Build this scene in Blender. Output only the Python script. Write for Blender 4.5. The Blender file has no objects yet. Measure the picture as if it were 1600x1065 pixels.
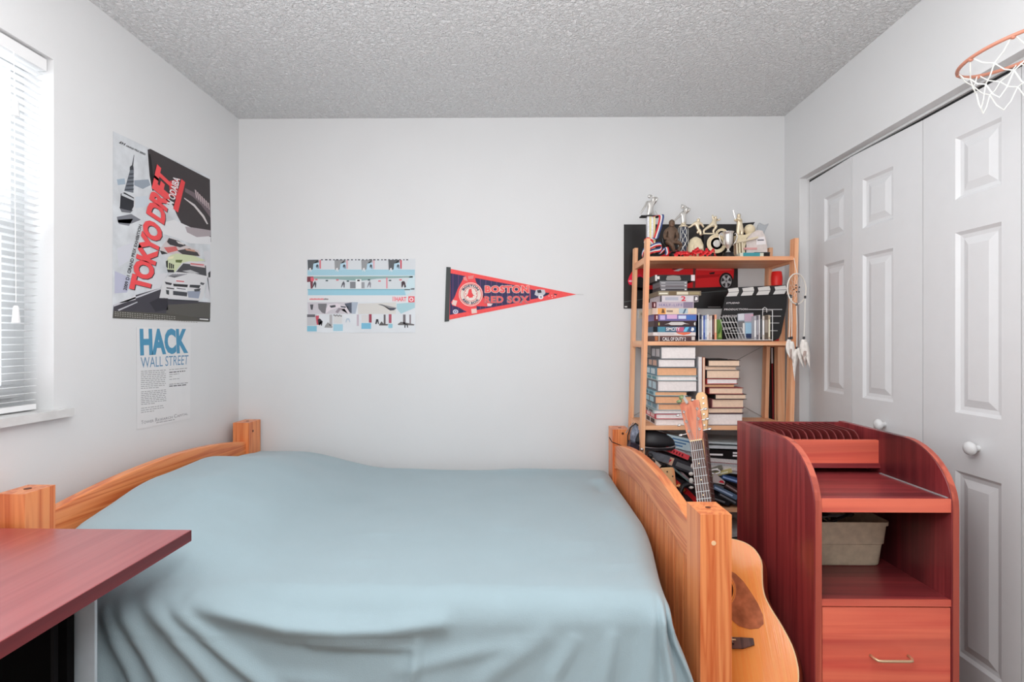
import bpy, bmesh, math, random
from mathutils import Vector, Matrix, noise
SC = bpy.context.scene
COL = SC.collection
PI = math.pi
rnd = random.Random(7)

# ------------------------------------------------------------------ camera
EYE = 1.27                      # lens height above the floor
YAW = math.radians(0.7)         # the camera is turned a little to the left of the wall's normal
FPX = 840.0                     # focal length for a 1600 px wide frame
cam = bpy.data.cameras.new('camera')
cam.lens = FPX / 1600 * 36.0
cam.sensor_width = 36.0
cam.clip_start = 0.05
camo = bpy.data.objects.new('camera', cam)
camo.location = (0, 0, EYE)
camo.rotation_euler = (PI / 2, 0, YAW)
COL.objects.link(camo)
SC.camera = camo

# ------------------------------------------------------------------ light and exposure
SC.view_settings.view_transform = 'Standard'
SC.view_settings.look = 'None'
SC.view_settings.gamma = 1.0
SC.view_settings.use_curve_mapping = False
SC.view_settings.exposure = 0.0
world = bpy.data.worlds.new('daylight')
world.use_nodes = True
wb = world.node_tree.nodes['Background']
wb.inputs[0].default_value = (0.93, 0.97, 1.0, 1)
wb.inputs[1].default_value = 3.2
SC.world = world

def area(name, loc, rot, sx, sy, power, color=(1, 1, 1)):
    l = bpy.data.lights.new(name, 'AREA')
    l.shape = 'RECTANGLE'; l.size = sx; l.size_y = sy
    l.energy = power; l.color = color
    o = bpy.data.objects.new(name, l)
    o.location = loc; o.rotation_euler = rot
    COL.objects.link(o)
    return o
area('overhead_fill', (-0.10, 0.75, 2.42), (0, 0, 0), 2.2, 1.5, 15, (1.0, 0.995, 0.99))  # added soft light overhead, no fixture seen, widened to even out the walls
def point_fill(name, loc, radius, power, color):
    l = bpy.data.lights.new(name, 'POINT'); l.shadow_soft_size = radius; l.energy = power; l.color = color
    o = bpy.data.objects.new(name, l); o.location = loc; COL.objects.link(o)
area('bounce_fill', (-0.1, -0.25, 1.35), (math.radians(166), 0, 0), 0.6, 0.4, 38, (1.0, 0.995, 0.99))  # added unseen fill behind the camera, aimed up to brighten ceiling and upper walls
point_fill('soft_point_fill', (-0.10, 0.36, 1.80), 0.2, 26, (1.0, 0.995, 0.99))  # added unseen point fill, lifts the walls and ceiling

# ------------------------------------------------------------------ measuring helpers
_c, _s = math.cos(YAW), math.sin(YAW)
def ratio(px):
    t = (px - 800) / FPX
    return (t * _c - _s) / (_c + t * _s)
def at(px, py, Y):
    """world point at room depth Y that was measured at this place in the photograph"""
    X = Y * ratio(px)
    d = -X * _s + Y * _c
    return Vector((X, Y, EYE + (532.5 - py) * d / FPX))
def on_x(px, py, X):
    """the same for a point on a plane of constant X (side walls)"""
    Y = X / ratio(px)
    d = -X * _s + Y * _c
    return Vector((X, Y, EYE + (532.5 - py) * d / FPX))
def zat(py, Y): return EYE + (532.5 - py) * Y / FPX

XL, XR, YB, ZC = -1.4667, 1.377, 2.80, 2.433      # left wall, right wall, back wall, ceiling

# ------------------------------------------------------------------ materials
def lin(v):
    v /= 255.0
    return v / 12.92 if v <= 0.04045 else ((v + 0.055) / 1.055) ** 2.4
def C(r, g, b, k=1.2):
    return (min(.92, lin(r) * k), min(.92, lin(g) * k), min(.92, lin(b) * k), 1)
_m = {}
def M(name, color=(200, 200, 200), rough=.6, metal=0.0, k=1.2, spec=.4, var=0.0, scale=20, bump=0.0, bscale=60, sheen=0):
    """plain procedural material with slight tonal variation and relief"""
    if name in _m: return _m[name]
    m = bpy.data.materials.new(name); m.use_nodes = True
    nt = m.node_tree; p = nt.nodes['Principled BSDF']
    col = C(*color, k=k)
    p.inputs['Base Color'].default_value = col
    p.inputs['Roughness'].default_value = rough
    p.inputs['Metallic'].default_value = metal
    p.inputs['Specular IOR Level'].default_value = spec
    if sheen: p.inputs['Sheen Weight'].default_value = sheen
    tc = nt.nodes.new('ShaderNodeTexCoord')
    n = nt.nodes.new('ShaderNodeTexNoise'); n.inputs['Scale'].default_value = scale; n.inputs['Detail'].default_value = 4
    nt.links.new(tc.outputs['Object'], n.inputs['Vector'])
    r = nt.nodes.new('ShaderNodeValToRGB')
    v = var if var else .04
    r.color_ramp.elements[0].position = .3; r.color_ramp.elements[1].position = .7
    r.color_ramp.elements[0].color = tuple(c * (1 - v) for c in col[:3]) + (1,)
    r.color_ramp.elements[1].color = tuple(min(1, c * (1 + v)) for c in col[:3]) + (1,)
    nt.links.new(n.outputs['Fac'], r.inputs['Fac']); nt.links.new(r.outputs['Color'], p.inputs['Base Color'])
    if bump:
        n2 = nt.nodes.new('ShaderNodeTexNoise'); n2.inputs['Scale'].default_value = bscale; n2.inputs['Detail'].default_value = 3
        nt.links.new(tc.outputs['Object'], n2.inputs['Vector'])
        b = nt.nodes.new('ShaderNodeBump'); b.inputs['Strength'].default_value = bump; b.inputs['Distance'].default_value = .01
        nt.links.new(n2.outputs['Fac'], b.inputs['Height']); nt.links.new(b.outputs['Normal'], p.inputs['Normal'])
    _m[name] = m
    return m

def wood(name, light, dark, axis='Z', rough=.4, scale=1.0, k=1.2, streak=None, contrast=(.35, .65), coat=0.0, fine=.35):
    """grained wood, the grain running along one axis"""
    key = name + axis
    if key in _m: return _m[key]
    m = bpy.data.materials.new(key); m.use_nodes = True
    nt = m.node_tree; p = nt.nodes['Principled BSDF']; L = nt.links.new
    p.inputs['Roughness'].default_value = rough
    p.inputs['Coat Weight'].default_value = coat; p.inputs['Coat Roughness'].default_value = .27 if coat > .9 else .12; p.inputs['Coat IOR'].default_value = 1.85 if coat > .9 else 1.5
    tc = nt.nodes.new('ShaderNodeTexCoord')
    mp = nt.nodes.new('ShaderNodeMapping')
    s = [14 * scale] * 3; s['XYZ'.index(axis)] = .55 * scale
    mp.inputs['Scale'].default_value = s
    L(tc.outputs['Object'], mp.inputs['Vector'])
    n1 = nt.nodes.new('ShaderNodeTexNoise'); n1.inputs['Scale'].default_value = 1.0; n1.inputs['Detail'].default_value = 3
    n1.inputs['Distortion'].default_value = .5
    L(mp.outputs['Vector'], n1.inputs['Vector'])
    mul = nt.nodes.new('ShaderNodeMath'); mul.operation = 'MULTIPLY'; mul.inputs[1].default_value = 9
    L(n1.outputs['Fac'], mul.inputs[0])
    fr = nt.nodes.new('ShaderNodeMath'); fr.operation = 'PINGPONG'; fr.inputs[1].default_value = 1.0
    L(mul.outputs[0], fr.inputs[0])
    mp2 = nt.nodes.new('ShaderNodeMapping')
    s2 = [130 * scale] * 3; s2['XYZ'.index(axis)] = 3 * scale
    mp2.inputs['Scale'].default_value = s2
    L(tc.outputs['Object'], mp2.inputs['Vector'])
    n2 = nt.nodes.new('ShaderNodeTexNoise'); n2.inputs['Scale'].default_value = 1.0; n2.inputs['Detail'].default_value = 2
    L(mp2.outputs['Vector'], n2.inputs['Vector'])
    mix = nt.nodes.new('ShaderNodeMix'); mix.inputs[0].default_value = fine
    L(fr.outputs[0], mix.inputs[2]); L(n2.outputs['Fac'], mix.inputs[3])
    r = nt.nodes.new('ShaderNodeValToRGB')
    r.color_ramp.elements[0].position = contrast[0]; r.color_ramp.elements[1].position = contrast[1]
    r.color_ramp.elements[0].color = C(*light, k=k); r.color_ramp.elements[1].color = C(*dark, k=k)
    L(mix.outputs[0], r.inputs['Fac'])
    out = r.outputs['Color']
    if streak:
        n3 = nt.nodes.new('ShaderNodeTexNoise'); n3.inputs['Scale'].default_value = .6; n3.inputs['Detail'].default_value = 5
        L(mp.outputs['Vector'], n3.inputs['Vector'])
        r3 = nt.nodes.new('ShaderNodeValToRGB')
        r3.color_ramp.elements[0].position = .48; r3.color_ramp.elements[1].position = .7
        r3.color_ramp.elements[0].color = (0, 0, 0, 1); r3.color_ramp.elements[1].color = (.85, .85, .85, 1)
        L(n3.outputs['Fac'], r3.inputs['Fac'])
        mx = nt.nodes.new('ShaderNodeMix'); mx.data_type = 'RGBA'
        L(r3.outputs['Color'], mx.inputs[0]); L(out, mx.inputs[6]); mx.inputs[7].default_value = C(*streak, k=k)
        out = mx.outputs[2]
    L(out, p.inputs['Base Color'])
    b = nt.nodes.new('ShaderNodeBump'); b.inputs['Strength'].default_value = .08; b.inputs['Distance'].default_value = .004
    L(n2.outputs['Fac'], b.inputs['Height']); L(b.outputs['Normal'], p.inputs['Normal'])
    _m[key] = m
    return m

def print_mat():
    """ink on paper: colour per printed patch"""
    if 'print' in _m: return _m['print']
    m = bpy.data.materials.new('printed_ink'); m.use_nodes = True
    nt = m.node_tree; p = nt.nodes['Principled BSDF']
    a = nt.nodes.new('ShaderNodeVertexColor'); a.layer_name = 'Ink'
    nt.links.new(a.outputs['Color'], p.inputs['Base Color'])
    p.inputs['Roughness'].default_value = .5
    p.inputs['Specular IOR Level'].default_value = .25
    _m['print'] = m
    return m

# ------------------------------------------------------------------ mesh building
def wm(o):
    return o.matrix_basis.copy() if o.parent is None else wm(o.parent) @ o.matrix_basis

class MB:
    def __init__(self, T=None):
        self.bm = bmesh.new(); self.mi = 0; self.T = T
    def _done(self, faces):
        for f in faces: f.material_index = self.mi
    def quad(self, pts):
        vs = [self.bm.verts.new(Vector(p)) for p in pts]
        f = self.bm.faces.new(vs); f.material_index = self.mi
        return f
    def box(self, x0, y0, z0, x1, y1, z1):
        return self.obox(((x0 + x1) / 2, (y0 + y1) / 2, (z0 + z1) / 2), (abs(x1 - x0), abs(y1 - y0), abs(z1 - z0)))
    def obox(self, c, s, R=None):
        R = R or Matrix.Identity(3)
        c = Vector(c); v = []
        for dx in (-.5, .5):
            for dy in (-.5, .5):
                for dz in (-.5, .5):
                    v.append(self.bm.verts.new(c + R @ Vector((dx * s[0], dy * s[1], dz * s[2]))))
        F = [(0, 1, 3, 2), (4, 6, 7, 5), (0, 4, 5, 1), (2, 3, 7, 6), (0, 2, 6, 4), (1, 5, 7, 3)]
        self._done([self.bm.faces.new([v[i] for i in f]) for f in F])
        return v
    def prism(self, pts, vec):
        vec = Vector(vec); a = [self.bm.verts.new(Vector(p)) for p in pts]
        b = [self.bm.verts.new(Vector(p) + vec) for p in pts]; n = len(a)
        fs = [self.bm.faces.new(a), self.bm.faces.new(b[::-1])]
        for i in range(n): fs.append(self.bm.faces.new((a[i], b[i], b[(i + 1) % n], a[(i + 1) % n])))
        self._done(fs)
        bmesh.ops.recalc_face_normals(self.bm, faces=fs)
        return fs
    def tube(self, pts, r, n=8, closed=False, caps=True):
        pts = [Vector(p) for p in pts]; N = len(pts)
        rs = r if isinstance(r, (list, tuple)) else [r] * N
        rings = []; up = None
        for i, p in enumerate(pts):
            a = pts[(i - 1) % N] if (closed or i > 0) else p
            b = pts[(i + 1) % N] if (closed or i < N - 1) else p
            t = (b - a)
            if t.length < 1e-9: t = Vector((0, 0, 1))
            t.normalize()
            if up is None:
                up = Vector((0, 0, 1)) if abs(t.z) < .9 else Vector((1, 0, 0))
            u = up - t * up.dot(t)
            if u.length < 1e-6: u = t.orthogonal()
            u.normalize(); up = u; w = t.cross(u)
            rings.append([self.bm.verts.new(p + (u * math.cos(2 * PI * k / n) + w * math.sin(2 * PI * k / n)) * rs[i]) for k in range(n)])
        fs = []
        for i in range(N if closed else N - 1):
            A, B = rings[i], rings[(i + 1) % N]
            for k in range(n): fs.append(self.bm.faces.new((A[k], A[(k + 1) % n], B[(k + 1) % n], B[k])))
        if caps and not closed:
            fs.append(self.bm.faces.new(rings[0][::-1])); fs.append(self.bm.faces.new(rings[-1]))
        self._done(fs)
    def cyl(self, p0, p1, r0, r1=None, n=16):
        self.tube([p0, p1], [r0, r0 if r1 is None else r1], n)
    def lathe(self, c, prof, n=20, axis=Vector((0, 0, 1))):
        c = Vector(c); q = Vector((0, 0, 1)).rotation_difference(axis); rings = []
        for r, z in prof:
            rings.append([self.bm.verts.new(c + q @ Vector((r * math.cos(2 * PI * k / n), r * math.sin(2 * PI * k / n), z))) for k in range(n)])
        fs = []
        for A, B in zip(rings, rings[1:]):
            for k in range(n): fs.append(self.bm.faces.new((A[k], A[(k + 1) % n], B[(k + 1) % n], B[k])))
        fs.append(self.bm.faces.new(rings[0][::-1])); fs.append(self.bm.faces.new(rings[-1]))
        self._done(fs)
    def ball(self, c, r, sc=(1, 1, 1), u=14, v=9, R=None):
        M4 = Matrix.Translation(Vector(c)) @ ((R or Matrix.Identity(3)).to_4x4()) @ Matrix.Diagonal((sc[0], sc[1], sc[2], 1))
        g = bmesh.ops.create_uvsphere(self.bm, u_segments=u, v_segments=v, radius=r, matrix=M4)
        fs = set()
        for vv in g['verts']: fs.update(vv.link_faces)
        self._done(fs)
    def grid(self, P):
        vs = [[self.bm.verts.new(p) for p in row] for row in P]; fs = []
        for i in range(len(vs) - 1):
            for j in range(len(vs[0]) - 1):
                fs.append(self.bm.faces.new((vs[i][j], vs[i + 1][j], vs[i + 1][j + 1], vs[i][j + 1])))
        self._done(fs)
    def build(self, name, mats, parent=None, bevel=0, smooth=False, loc=None, seg=2):
        bm = self.bm
        if bevel:
            ed = [e for e in bm.edges if len(e.link_faces) == 2 and e.calc_face_angle(0) > .6]
            bmesh.ops.bevel(bm, geom=ed, offset=bevel, segments=seg, affect='EDGES', profile=.5)
        if self.T is not None: bmesh.ops.transform(bm, matrix=self.T, verts=bm.verts)
        me = bpy.data.meshes.new(name)
        o = bpy.data.objects.new(name, me); COL.objects.link(o)
        if parent is not None:
            o.parent = parent
            bmesh.ops.transform(bm, matrix=wm(parent).inverted(), verts=bm.verts)
        else:
            if loc is None:
                vs = [v.co for v in bm.verts]
                loc = Vector(((min(v.x for v in vs) + max(v.x for v in vs)) / 2, (min(v.y for v in vs) + max(v.y for v in vs)) / 2, min(v.z for v in vs)))
            o.location = loc
            bmesh.ops.transform(bm, matrix=Matrix.Translation(-Vector(loc)), verts=bm.verts)
        bm.to_mesh(me); bm.free()
        for m in (mats if isinstance(mats, (list, tuple)) else [mats]): me.materials.append(m)
        if smooth:
            me.shade_smooth()
            if smooth != True: me.set_sharp_from_angle(angle=smooth)
        return o

def tag(o, label=None, cat=None, group=None, kind=None):
    if label: o['label'] = label
    if cat: o['category'] = cat
    if group: o['group'] = group
    if kind: o['kind'] = kind
    return o
def thing(name, label, cat, loc, rot=(0, 0, 0), group=None, M4=None):
    o = bpy.data.objects.new(name, None); COL.objects.link(o)
    o.empty_display_size = .05
    if M4 is not None: o.matrix_basis = M4
    else: o.location = loc; o.rotation_euler = rot
    return tag(o, label, cat, group)
def copy_tree(o, parent=None):
    c = o.copy(); COL.objects.link(c)
    if parent is not None: c.parent = parent
    for ch in list(o.children): copy_tree(ch, c)
    return c
def bx(name, mat, parent, *a, bevel=0, **k):
    m = MB(); m.box(*a); return m.build(name, mat, parent, bevel=bevel, **k)

def art(name, parent, f, polys, nrm, step=.00012):
    """flat print: polygons (points, rgb[, layer]) mapped by f onto a sheet; each later layer lies a hair higher"""
    bm = bmesh.new(); lay = bm.loops.layers.float_color.new('Ink'); nrm = Vector(nrm)
    for i, q in enumerate(polys):
        L = q[2] if len(q) > 2 else i
        vs = [bm.verts.new(f(*p) + nrm * step * (L + 1)) for p in q[0]]
        fc = bm.faces.new(vs)
        c = C(*q[1], k=1.1)
        for lp in fc.loops: lp[lay] = c
    bmesh.ops.triangulate(bm, faces=[fc for fc in bm.faces if len(fc.verts) > 4])
    for fc in bm.faces:
        fc.normal_update()
        if fc.normal.dot(nrm) < 0: fc.normal_flip()
    if parent is not None: bmesh.ops.transform(bm, matrix=wm(parent).inverted(), verts=bm.verts)
    me = bpy.data.meshes.new(name); bm.to_mesh(me); bm.free()
    me.materials.append(print_mat())
    o = bpy.data.objects.new(name, me); COL.objects.link(o); o.parent = parent
    return o

_tx = {}
def text_mesh(s, bold=0.0, shear=0.0, space=1.0):
    key = (s, bold, shear, space)
    if key in _tx: return _tx[key]
    cu = bpy.data.curves.new('lettering', 'FONT'); cu.body = s; cu.offset = bold; cu.shear = shear; cu.resolution_u = 3
    cu.space_character = space
    o = bpy.data.objects.new('lettering', cu); COL.objects.link(o)
    dg = bpy.context.evaluated_depsgraph_get()
    me = bpy.data.meshes.new_from_object(o.evaluated_get(dg))
    vs = [v.co.copy() for v in me.vertices]; fs = [list(p.vertices) for p in me.polygons]
    bpy.data.objects.remove(o); bpy.data.curves.remove(cu); bpy.data.meshes.remove(me)
    x0 = min(v.x for v in vs); x1 = max(v.x for v in vs); y0 = min(v.y for v in vs); y1 = max(v.y for v in vs)
    vs = [((v.x - x0) / (x1 - x0), (v.y - y0) / (y1 - y0)) for v in vs]
    _tx[key] = (vs, fs)
    return _tx[key]
def lettering(name, parent, s, corners, mat, nrm, lift=.0006, bold=0.0, shear=0.0, space=1.0, warp=None):
    """text stretched over the four corners bottom-left, bottom-right, top-right, top-left (or a warp function of u, v)"""
    vs, fs = text_mesh(s, bold, shear, space)
    nrm = Vector(nrm); co = []
    for u, v in vs:
        if warp: p = Vector(warp(u, v))
        else:
            a, b, c, d = [Vector(q) for q in corners]
            p = (a * (1 - u) + b * u) * (1 - v) + (d * (1 - u) + c * u) * v
        co.append(p + nrm * lift)
    if parent is not None:
        I = wm(parent).inverted(); co = [I @ p for p in co]
    me = bpy.data.meshes.new(name); me.from_pydata(co, [], fs); me.update()
    me.materials.append(mat)
    o = bpy.data.objects.new(name, me); COL.objects.link(o); o.parent = parent
    return o
def figure(name, parent, joints, edges, mat, radii, sub=2, head=None):
    """one continuous body grown over a skeleton"""
    me = bpy.data.meshes.new(name); me.from_pydata([Vector(j) for j in joints], edges, [])
    o = bpy.data.objects.new(name, me); COL.objects.link(o)
    sk = o.modifiers.new('skin', 'SKIN'); sk.use_smooth_shade = True
    for i, v in enumerate(me.skin_vertices[0].data):
        r = radii[i]; v.radius = (r, r); v.use_root = (i == 0)
    ss = o.modifiers.new('sub', 'SUBSURF'); ss.levels = sub; ss.render_levels = sub
    dg = bpy.context.evaluated_depsgraph_get()
    m2 = bpy.data.meshes.new_from_object(o.evaluated_get(dg))
    bpy.data.objects.remove(o); bpy.data.meshes.remove(me)
    if head:      # the head joins the same mesh: skull, nose and brow
        b = bmesh.new(); b.from_mesh(m2); hc_, hr_ = Vector(head[0]), head[1]
        bmesh.ops.create_uvsphere(b, u_segments=14, v_segments=10, radius=hr_, matrix=Matrix.Translation(hc_) @ Matrix.Diagonal((.86, .95, 1.12, 1)))
        bmesh.ops.create_uvsphere(b, u_segments=8, v_segments=6, radius=hr_ * .24, matrix=Matrix.Translation(hc_ + Vector((0, -hr_ * .92, -hr_ * .1))))
        bmesh.ops.create_uvsphere(b, u_segments=10, v_segments=6, radius=hr_ * .62, matrix=Matrix.Translation(hc_ + Vector((0, -hr_ * .3, hr_ * .45))) @ Matrix.Diagonal((1.15, 1.1, .6, 1)))
        bmesh.ops.create_uvsphere(b, u_segments=8, v_segments=6, radius=hr_ * .4, matrix=Matrix.Translation(hc_ + Vector((0, -hr_ * .5, -hr_ * .75))))
        b.to_mesh(m2); b.free()
    m2.name = name; m2.materials.clear(); m2.materials.append(mat); m2.shade_smooth()
    o = bpy.data.objects.new(name, m2); COL.objects.link(o)
    o.parent = parent
    if parent is not None: m2.transform(wm(parent).inverted())
    return o
def Rz(a): return Matrix.Rotation(a, 3, 'Z')
def Ry(a): return Matrix.Rotation(a, 3, 'Y')
def Rx(a): return Matrix.Rotation(a, 3, 'X')
# ------------------------------------------------------------------ setting
WALL = M('wall_paint', (226, 227, 228), .75, k=1.0, spec=.2, var=.012, scale=3, bump=.03, bscale=180)
TRIM = M('white_trim', (228, 229, 230), .45, k=1.0, spec=.4, var=.01)
DOORW = M('door_paint', (226, 227, 229), .42, k=1.0, spec=.45, var=.01, bump=.02, bscale=200)
def ceiling_mat():
    m = bpy.data.materials.new('popcorn_ceiling'); m.use_nodes = True
    nt = m.node_tree; p = nt.nodes['Principled BSDF']; L = nt.links.new
    p.inputs['Roughness'].default_value = .95; p.inputs['Specular IOR Level'].default_value = .1
    tc = nt.nodes.new('ShaderNodeTexCoord')
    n = nt.nodes.new('ShaderNodeTexNoise'); n.inputs['Scale'].default_value = 75; n.inputs['Detail'].default_value = 3; n.inputs['Roughness'].default_value = .6
    n.inputs['Distortion'].default_value = .8
    L(tc.outputs['Object'], n.inputs['Vector'])
    r = nt.nodes.new('ShaderNodeValToRGB'); r.color_ramp.elements[0].position = .38; r.color_ramp.elements[1].position = .66
    L(n.outputs['Fac'], r.inputs['Fac'])
    b = nt.nodes.new('ShaderNodeBump'); b.inputs['Strength'].default_value = .8; b.inputs['Distance'].default_value = .012
    L(r.outputs['Color'], b.inputs['Height']); L(b.outputs['Normal'], p.inputs['Normal'])
    p.inputs['Base Color'].default_value = C(243, 244, 245, k=1.0)
    return m
YN = -1.3     # the room goes on behind the camera
m = MB(); m.box(-1.75, YN, -.1, 2.1, YB + .15, 0)
tag(m.build('floor', M('floor_tile', (140, 112, 90), .4, k=1.0, var=.06, scale=2)), kind='structure')
m = MB(); m.box(-1.75, YN, ZC, 2.1, YB + .15, ZC + .1); tag(m.build('ceiling', ceiling_mat()), kind='structure')
m = MB(); m.box(-1.75, YB, 0, 2.1, YB + .15, ZC); tag(m.build('wall_back', WALL), kind='structure')
m = MB(); m.box(-1.75, YN - .1, 0, 2.1, YN, ZC); tag(m.build('wall_front', WALL), kind='structure')
# left wall with the window opening
WY0, WY1, WZ0, WZ1 = 0.35, 1.679, 1.05, 2.157
m = MB()
m.box(XL - .16, YN, 0, XL, YB, WZ0); m.box(XL - .16, YN, WZ1, XL, YB, ZC)
m.box(XL - .16, YN, WZ0, XL, WY0, WZ1); m.box(XL - .16, WY1, WZ0, XL, YB, WZ1)
tag(m.build('wall_left', WALL), kind='structure')
# right wall with the closet opening
CY0, CY1, CZ = 1.166, 2.654, 2.066
m = MB()
m.box(XR, YN, CZ, XR + .11, YB, ZC); m.box(XR, CY1, 0, XR + .11, YB, CZ); m.box(XR, YN, 0, XR + .11, CY0, CZ)
tag(m.build('wall_right', WALL), kind='structure')
m = MB(); m.box(1.98, YN, 0, 2.1, YB, ZC)
tag(m.build('wall_closet', M('closet_paint', (150, 150, 150), .8, k=1.0)), kind='structure')
# baseboards
tag(bx('baseboard_back', TRIM, None, XL, YB - .014, 0, XR, YB, .085, bevel=.003), kind='structure')
tag(bx('baseboard_left', TRIM, None, XL, YN, 0, XL + .014, YB - .014, .085, bevel=.003), kind='structure')

# window: sill, frame, glass, and the blind in front of it
w = thing('window_1', None, None, (XL, (WY0 + WY1) / 2, WZ0)); tag(w, kind='structure')
ALU = M('window_aluminium', (205, 208, 210), .4, k=1.0)
XF = XL - .115
for (y0, y1, z0, z1) in ((WY0, WY1, WZ0 + .003, WZ0 + .045), (WY0, WY1, WZ1 - .045, WZ1), (WY0, WY0 + .045, WZ0 + .0455, WZ1 - .0455), (WY1 - .045, WY1, WZ0 + .0455, WZ1 - .0455)):
    bx('window_frame', ALU, w, XF - .02, y0, z0, XF + .02, y1, z1)
for (y0, y1, z0, z1) in ((WY0 + .0455, WY1 - .0455, 1.59, 1.635), (WY0 + .0455, WY1 - .0455, WZ0 + .046, WZ0 + .085), (WY1 - .085, WY1 - .0455, WZ0 + .0855, 1.5895), (WY0 + .0455, WY0 + .085, WZ0 + .0855, 1.5895)):
    bx('window_sash', ALU, w, XF + .005, y0, z0, XF + .03, y1, z1)
def glass_mat():
    m = bpy.data.materials.new('window_glass'); m.use_nodes = True
    nt = m.node_tree; nt.nodes.remove(nt.nodes['Principled BSDF'])
    t = nt.nodes.new('ShaderNodeBsdfTransparent'); g = nt.nodes.new('ShaderNodeBsdfGlossy'); g.inputs['Roughness'].default_value = .02
    lw = nt.nodes.new('ShaderNodeLayerWeight'); lw.inputs[0].default_value = .3
    f = nt.nodes.new('ShaderNodeMath'); f.operation = 'MULTIPLY'; f.inputs[1].default_value = .12; nt.links.new(lw.outputs['Facing'], f.inputs[0])
    mx = nt.nodes.new('ShaderNodeMixShader')
    nt.links.new(f.outputs[0], mx.inputs[0]); nt.links.new(t.outputs[0], mx.inputs[1]); nt.links.new(g.outputs[0], mx.inputs[2])
    nt.links.new(mx.outputs[0], nt.nodes['Material Output'].inputs[0])
    return m
GL = glass_mat()
bx('window_glass', GL, w, XF - .003, WY0 + .0456, WZ0 + .0456, XF + .003, WY1 - .0456, WZ1 - .0456)
MARBLE = M('sill_marble', (214, 214, 213), .3, k=1.0, var=.1, scale=14)
m = MB(); m.box(XL - .115, WY0 + .001, WZ0 - .022, XL, WY1 - .001, WZ0 + .003); m.box(XL, WY0 - .05, WZ0 - .022, XL + .028, WY1 + .045, WZ0 + .003)
m.build('window_sill', MARBLE, w, bevel=.003)

BL = M('blind_vinyl', (236, 237, 238), .45, k=1.05, var=.01)
bl = thing('window_blind', 'white horizontal slat blind hanging in the window on the left wall', 'blind', (XL - .04, (WY0 + WY1) / 2, WZ0))
bx('headrail', BL, bl, XL - .05, WY0 + .012, WZ1 - .042, XL - .012, WY1 - .012, WZ1 - .006, bevel=.006)
nsl = 48; zt, zb = WZ1 - .058, WZ0 + .036
def slat(z, x, tilt, name='slat'):
    m = MB(); P = []
    for j in range(5):
        u = (j / 4 - .5) * .026
        h = .0022 * (1 - (2 * j / 4 - 1) ** 2)
        P.append([(x + u * math.cos(tilt) - h * math.sin(tilt), y, z + u * math.sin(tilt) + h * math.cos(tilt)) for y in (WY0 + .018, WY1 - .018)])
    m.grid(P); return m.build(name, BL, bl, smooth=True)
sl0 = slat(zt, XL - .03, .12)
for i in range(1, nsl):
    t = i / (nsl - 1)
    s = sl0.copy(); COL.objects.link(s)
    s.location = (-.022 * t * t, 0, -(zt - zb) * t)
bx('bottom_rail', BL, bl, XL - .068, WY0 + .018, WZ0 + .008, XL - .04, WY1 - .018, WZ0 + .024, bevel=.004)
m = MB()
for y in (.55, 1.0, 1.50): 
    for dx in (-.013, .013): m.tube([(XL - .03 + dx, y, WZ1 - .04), (XL - .045 + dx, y, 1.4), (XL - .054 + dx, y, WZ0 + .02)], .0009, 5)
m.build('ladder_cord', BL, bl)
for (px, pt, py) in ((24, 62, 165), (25, 62, 488)):
    p = on_x(px, py, XL - .006)
    m = MB(); m.tube([(p.x - .006, p.y, WZ1 - .04), (p.x, p.y, p.z + .03)], .0009, 5)
    cd = m.build('lift_cord', BL, bl)
    m = MB(); m.lathe(p - Vector((0, 0, .03)), [(.004, .05), (.007, .045), (.0085, .02), (.0105, .0), (.0, -.001)][::-1], 12)
    m.build('cord_tassel', BL, bl, smooth=.8)

# closet doors: four bifold leaves with raised panels
JX = [(1.425, 2.650), (1.404, 2.280), (1.423, 1.910), (1.424, 1.540), (1.412, 1.172)]
DT = 2.047
ZP = [(.255, .85), (1.038, 1.622), (1.729, 1.931)]
for i in range(4):
    (xa, ya), (xb, yb) = JX[i], JX[i + 1]
    A, B = Vector((xa, ya, 0)), Vector((xb, yb, 0)); u = (B - A); W = u.length; u.normalize()
    nrm = Vector((-1, 0, 0)); nrm = (nrm - u * nrm.dot(u)).normalized()        # into the room
    T = Matrix(((u.x, nrm.x, 0, A.x), (u.y, nrm.y, 0, A.y), (0, 0, 1, 0), (0, 0, 0, 1)))   # local x along leaf, y out, z up
    g = .0018
    lo, hi = (.140, W - .063) if i in (0, 2) else (.063, W - .140)
    m = MB(T)
    zs = [.012] + [z for p in ZP for z in p] + [DT]
    m.box(g, -.032, .012, lo, 0, DT); m.box(hi, -.032, .012, W - g, 0, DT)
    for k in range(0, 8, 2): m.box(lo, -.032, zs[k], hi, 0, zs[k + 1])
    leaf = m.build('door_%d' % (i + 1), DOORW, None); tag(leaf, kind='structure')
    for (z0, z1) in ZP:
        m = MB(T)
        R = []
        for ins, dep in ((0, 0), (.010, -.009), (.022, -.011), (.046, -.003), (.048, -.003)):
            R.append([(lo + ins, dep, z0 + ins), (hi - ins, dep, z0 + ins), (hi - ins, dep, z1 - ins), (lo + ins, dep, z1 - ins)])
        vs = [[m.bm.verts.new(p) for p in r] for r in R]
        for a, b in zip(vs, vs[1:]):
            for k in range(4): m.bm.faces.new((a[k], a[(k + 1) % 4], b[(k + 1) % 4], b[k]))
        m.bm.faces.new(vs[-1])
        m.quad([(lo, -.03, z0), (lo, -.03, z1), (hi, -.03, z1), (hi, -.03, z0)])
        m.build('door_panel', DOORW, leaf)
    if i in (1, 2):
        kx = .188 if i == 1 else .228
        m = MB(T); m.lathe((kx, 0, .948 if i == 1 else .938), [(.009, 0), (.009, .012), (.018, .018), (.0215, .026), (.019, .034), (.010, .039), (0.0005, .040)], 20, Vector((0, 1, 0)))
        m.build('door_knob', TRIM, leaf, smooth=.9)
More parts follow.
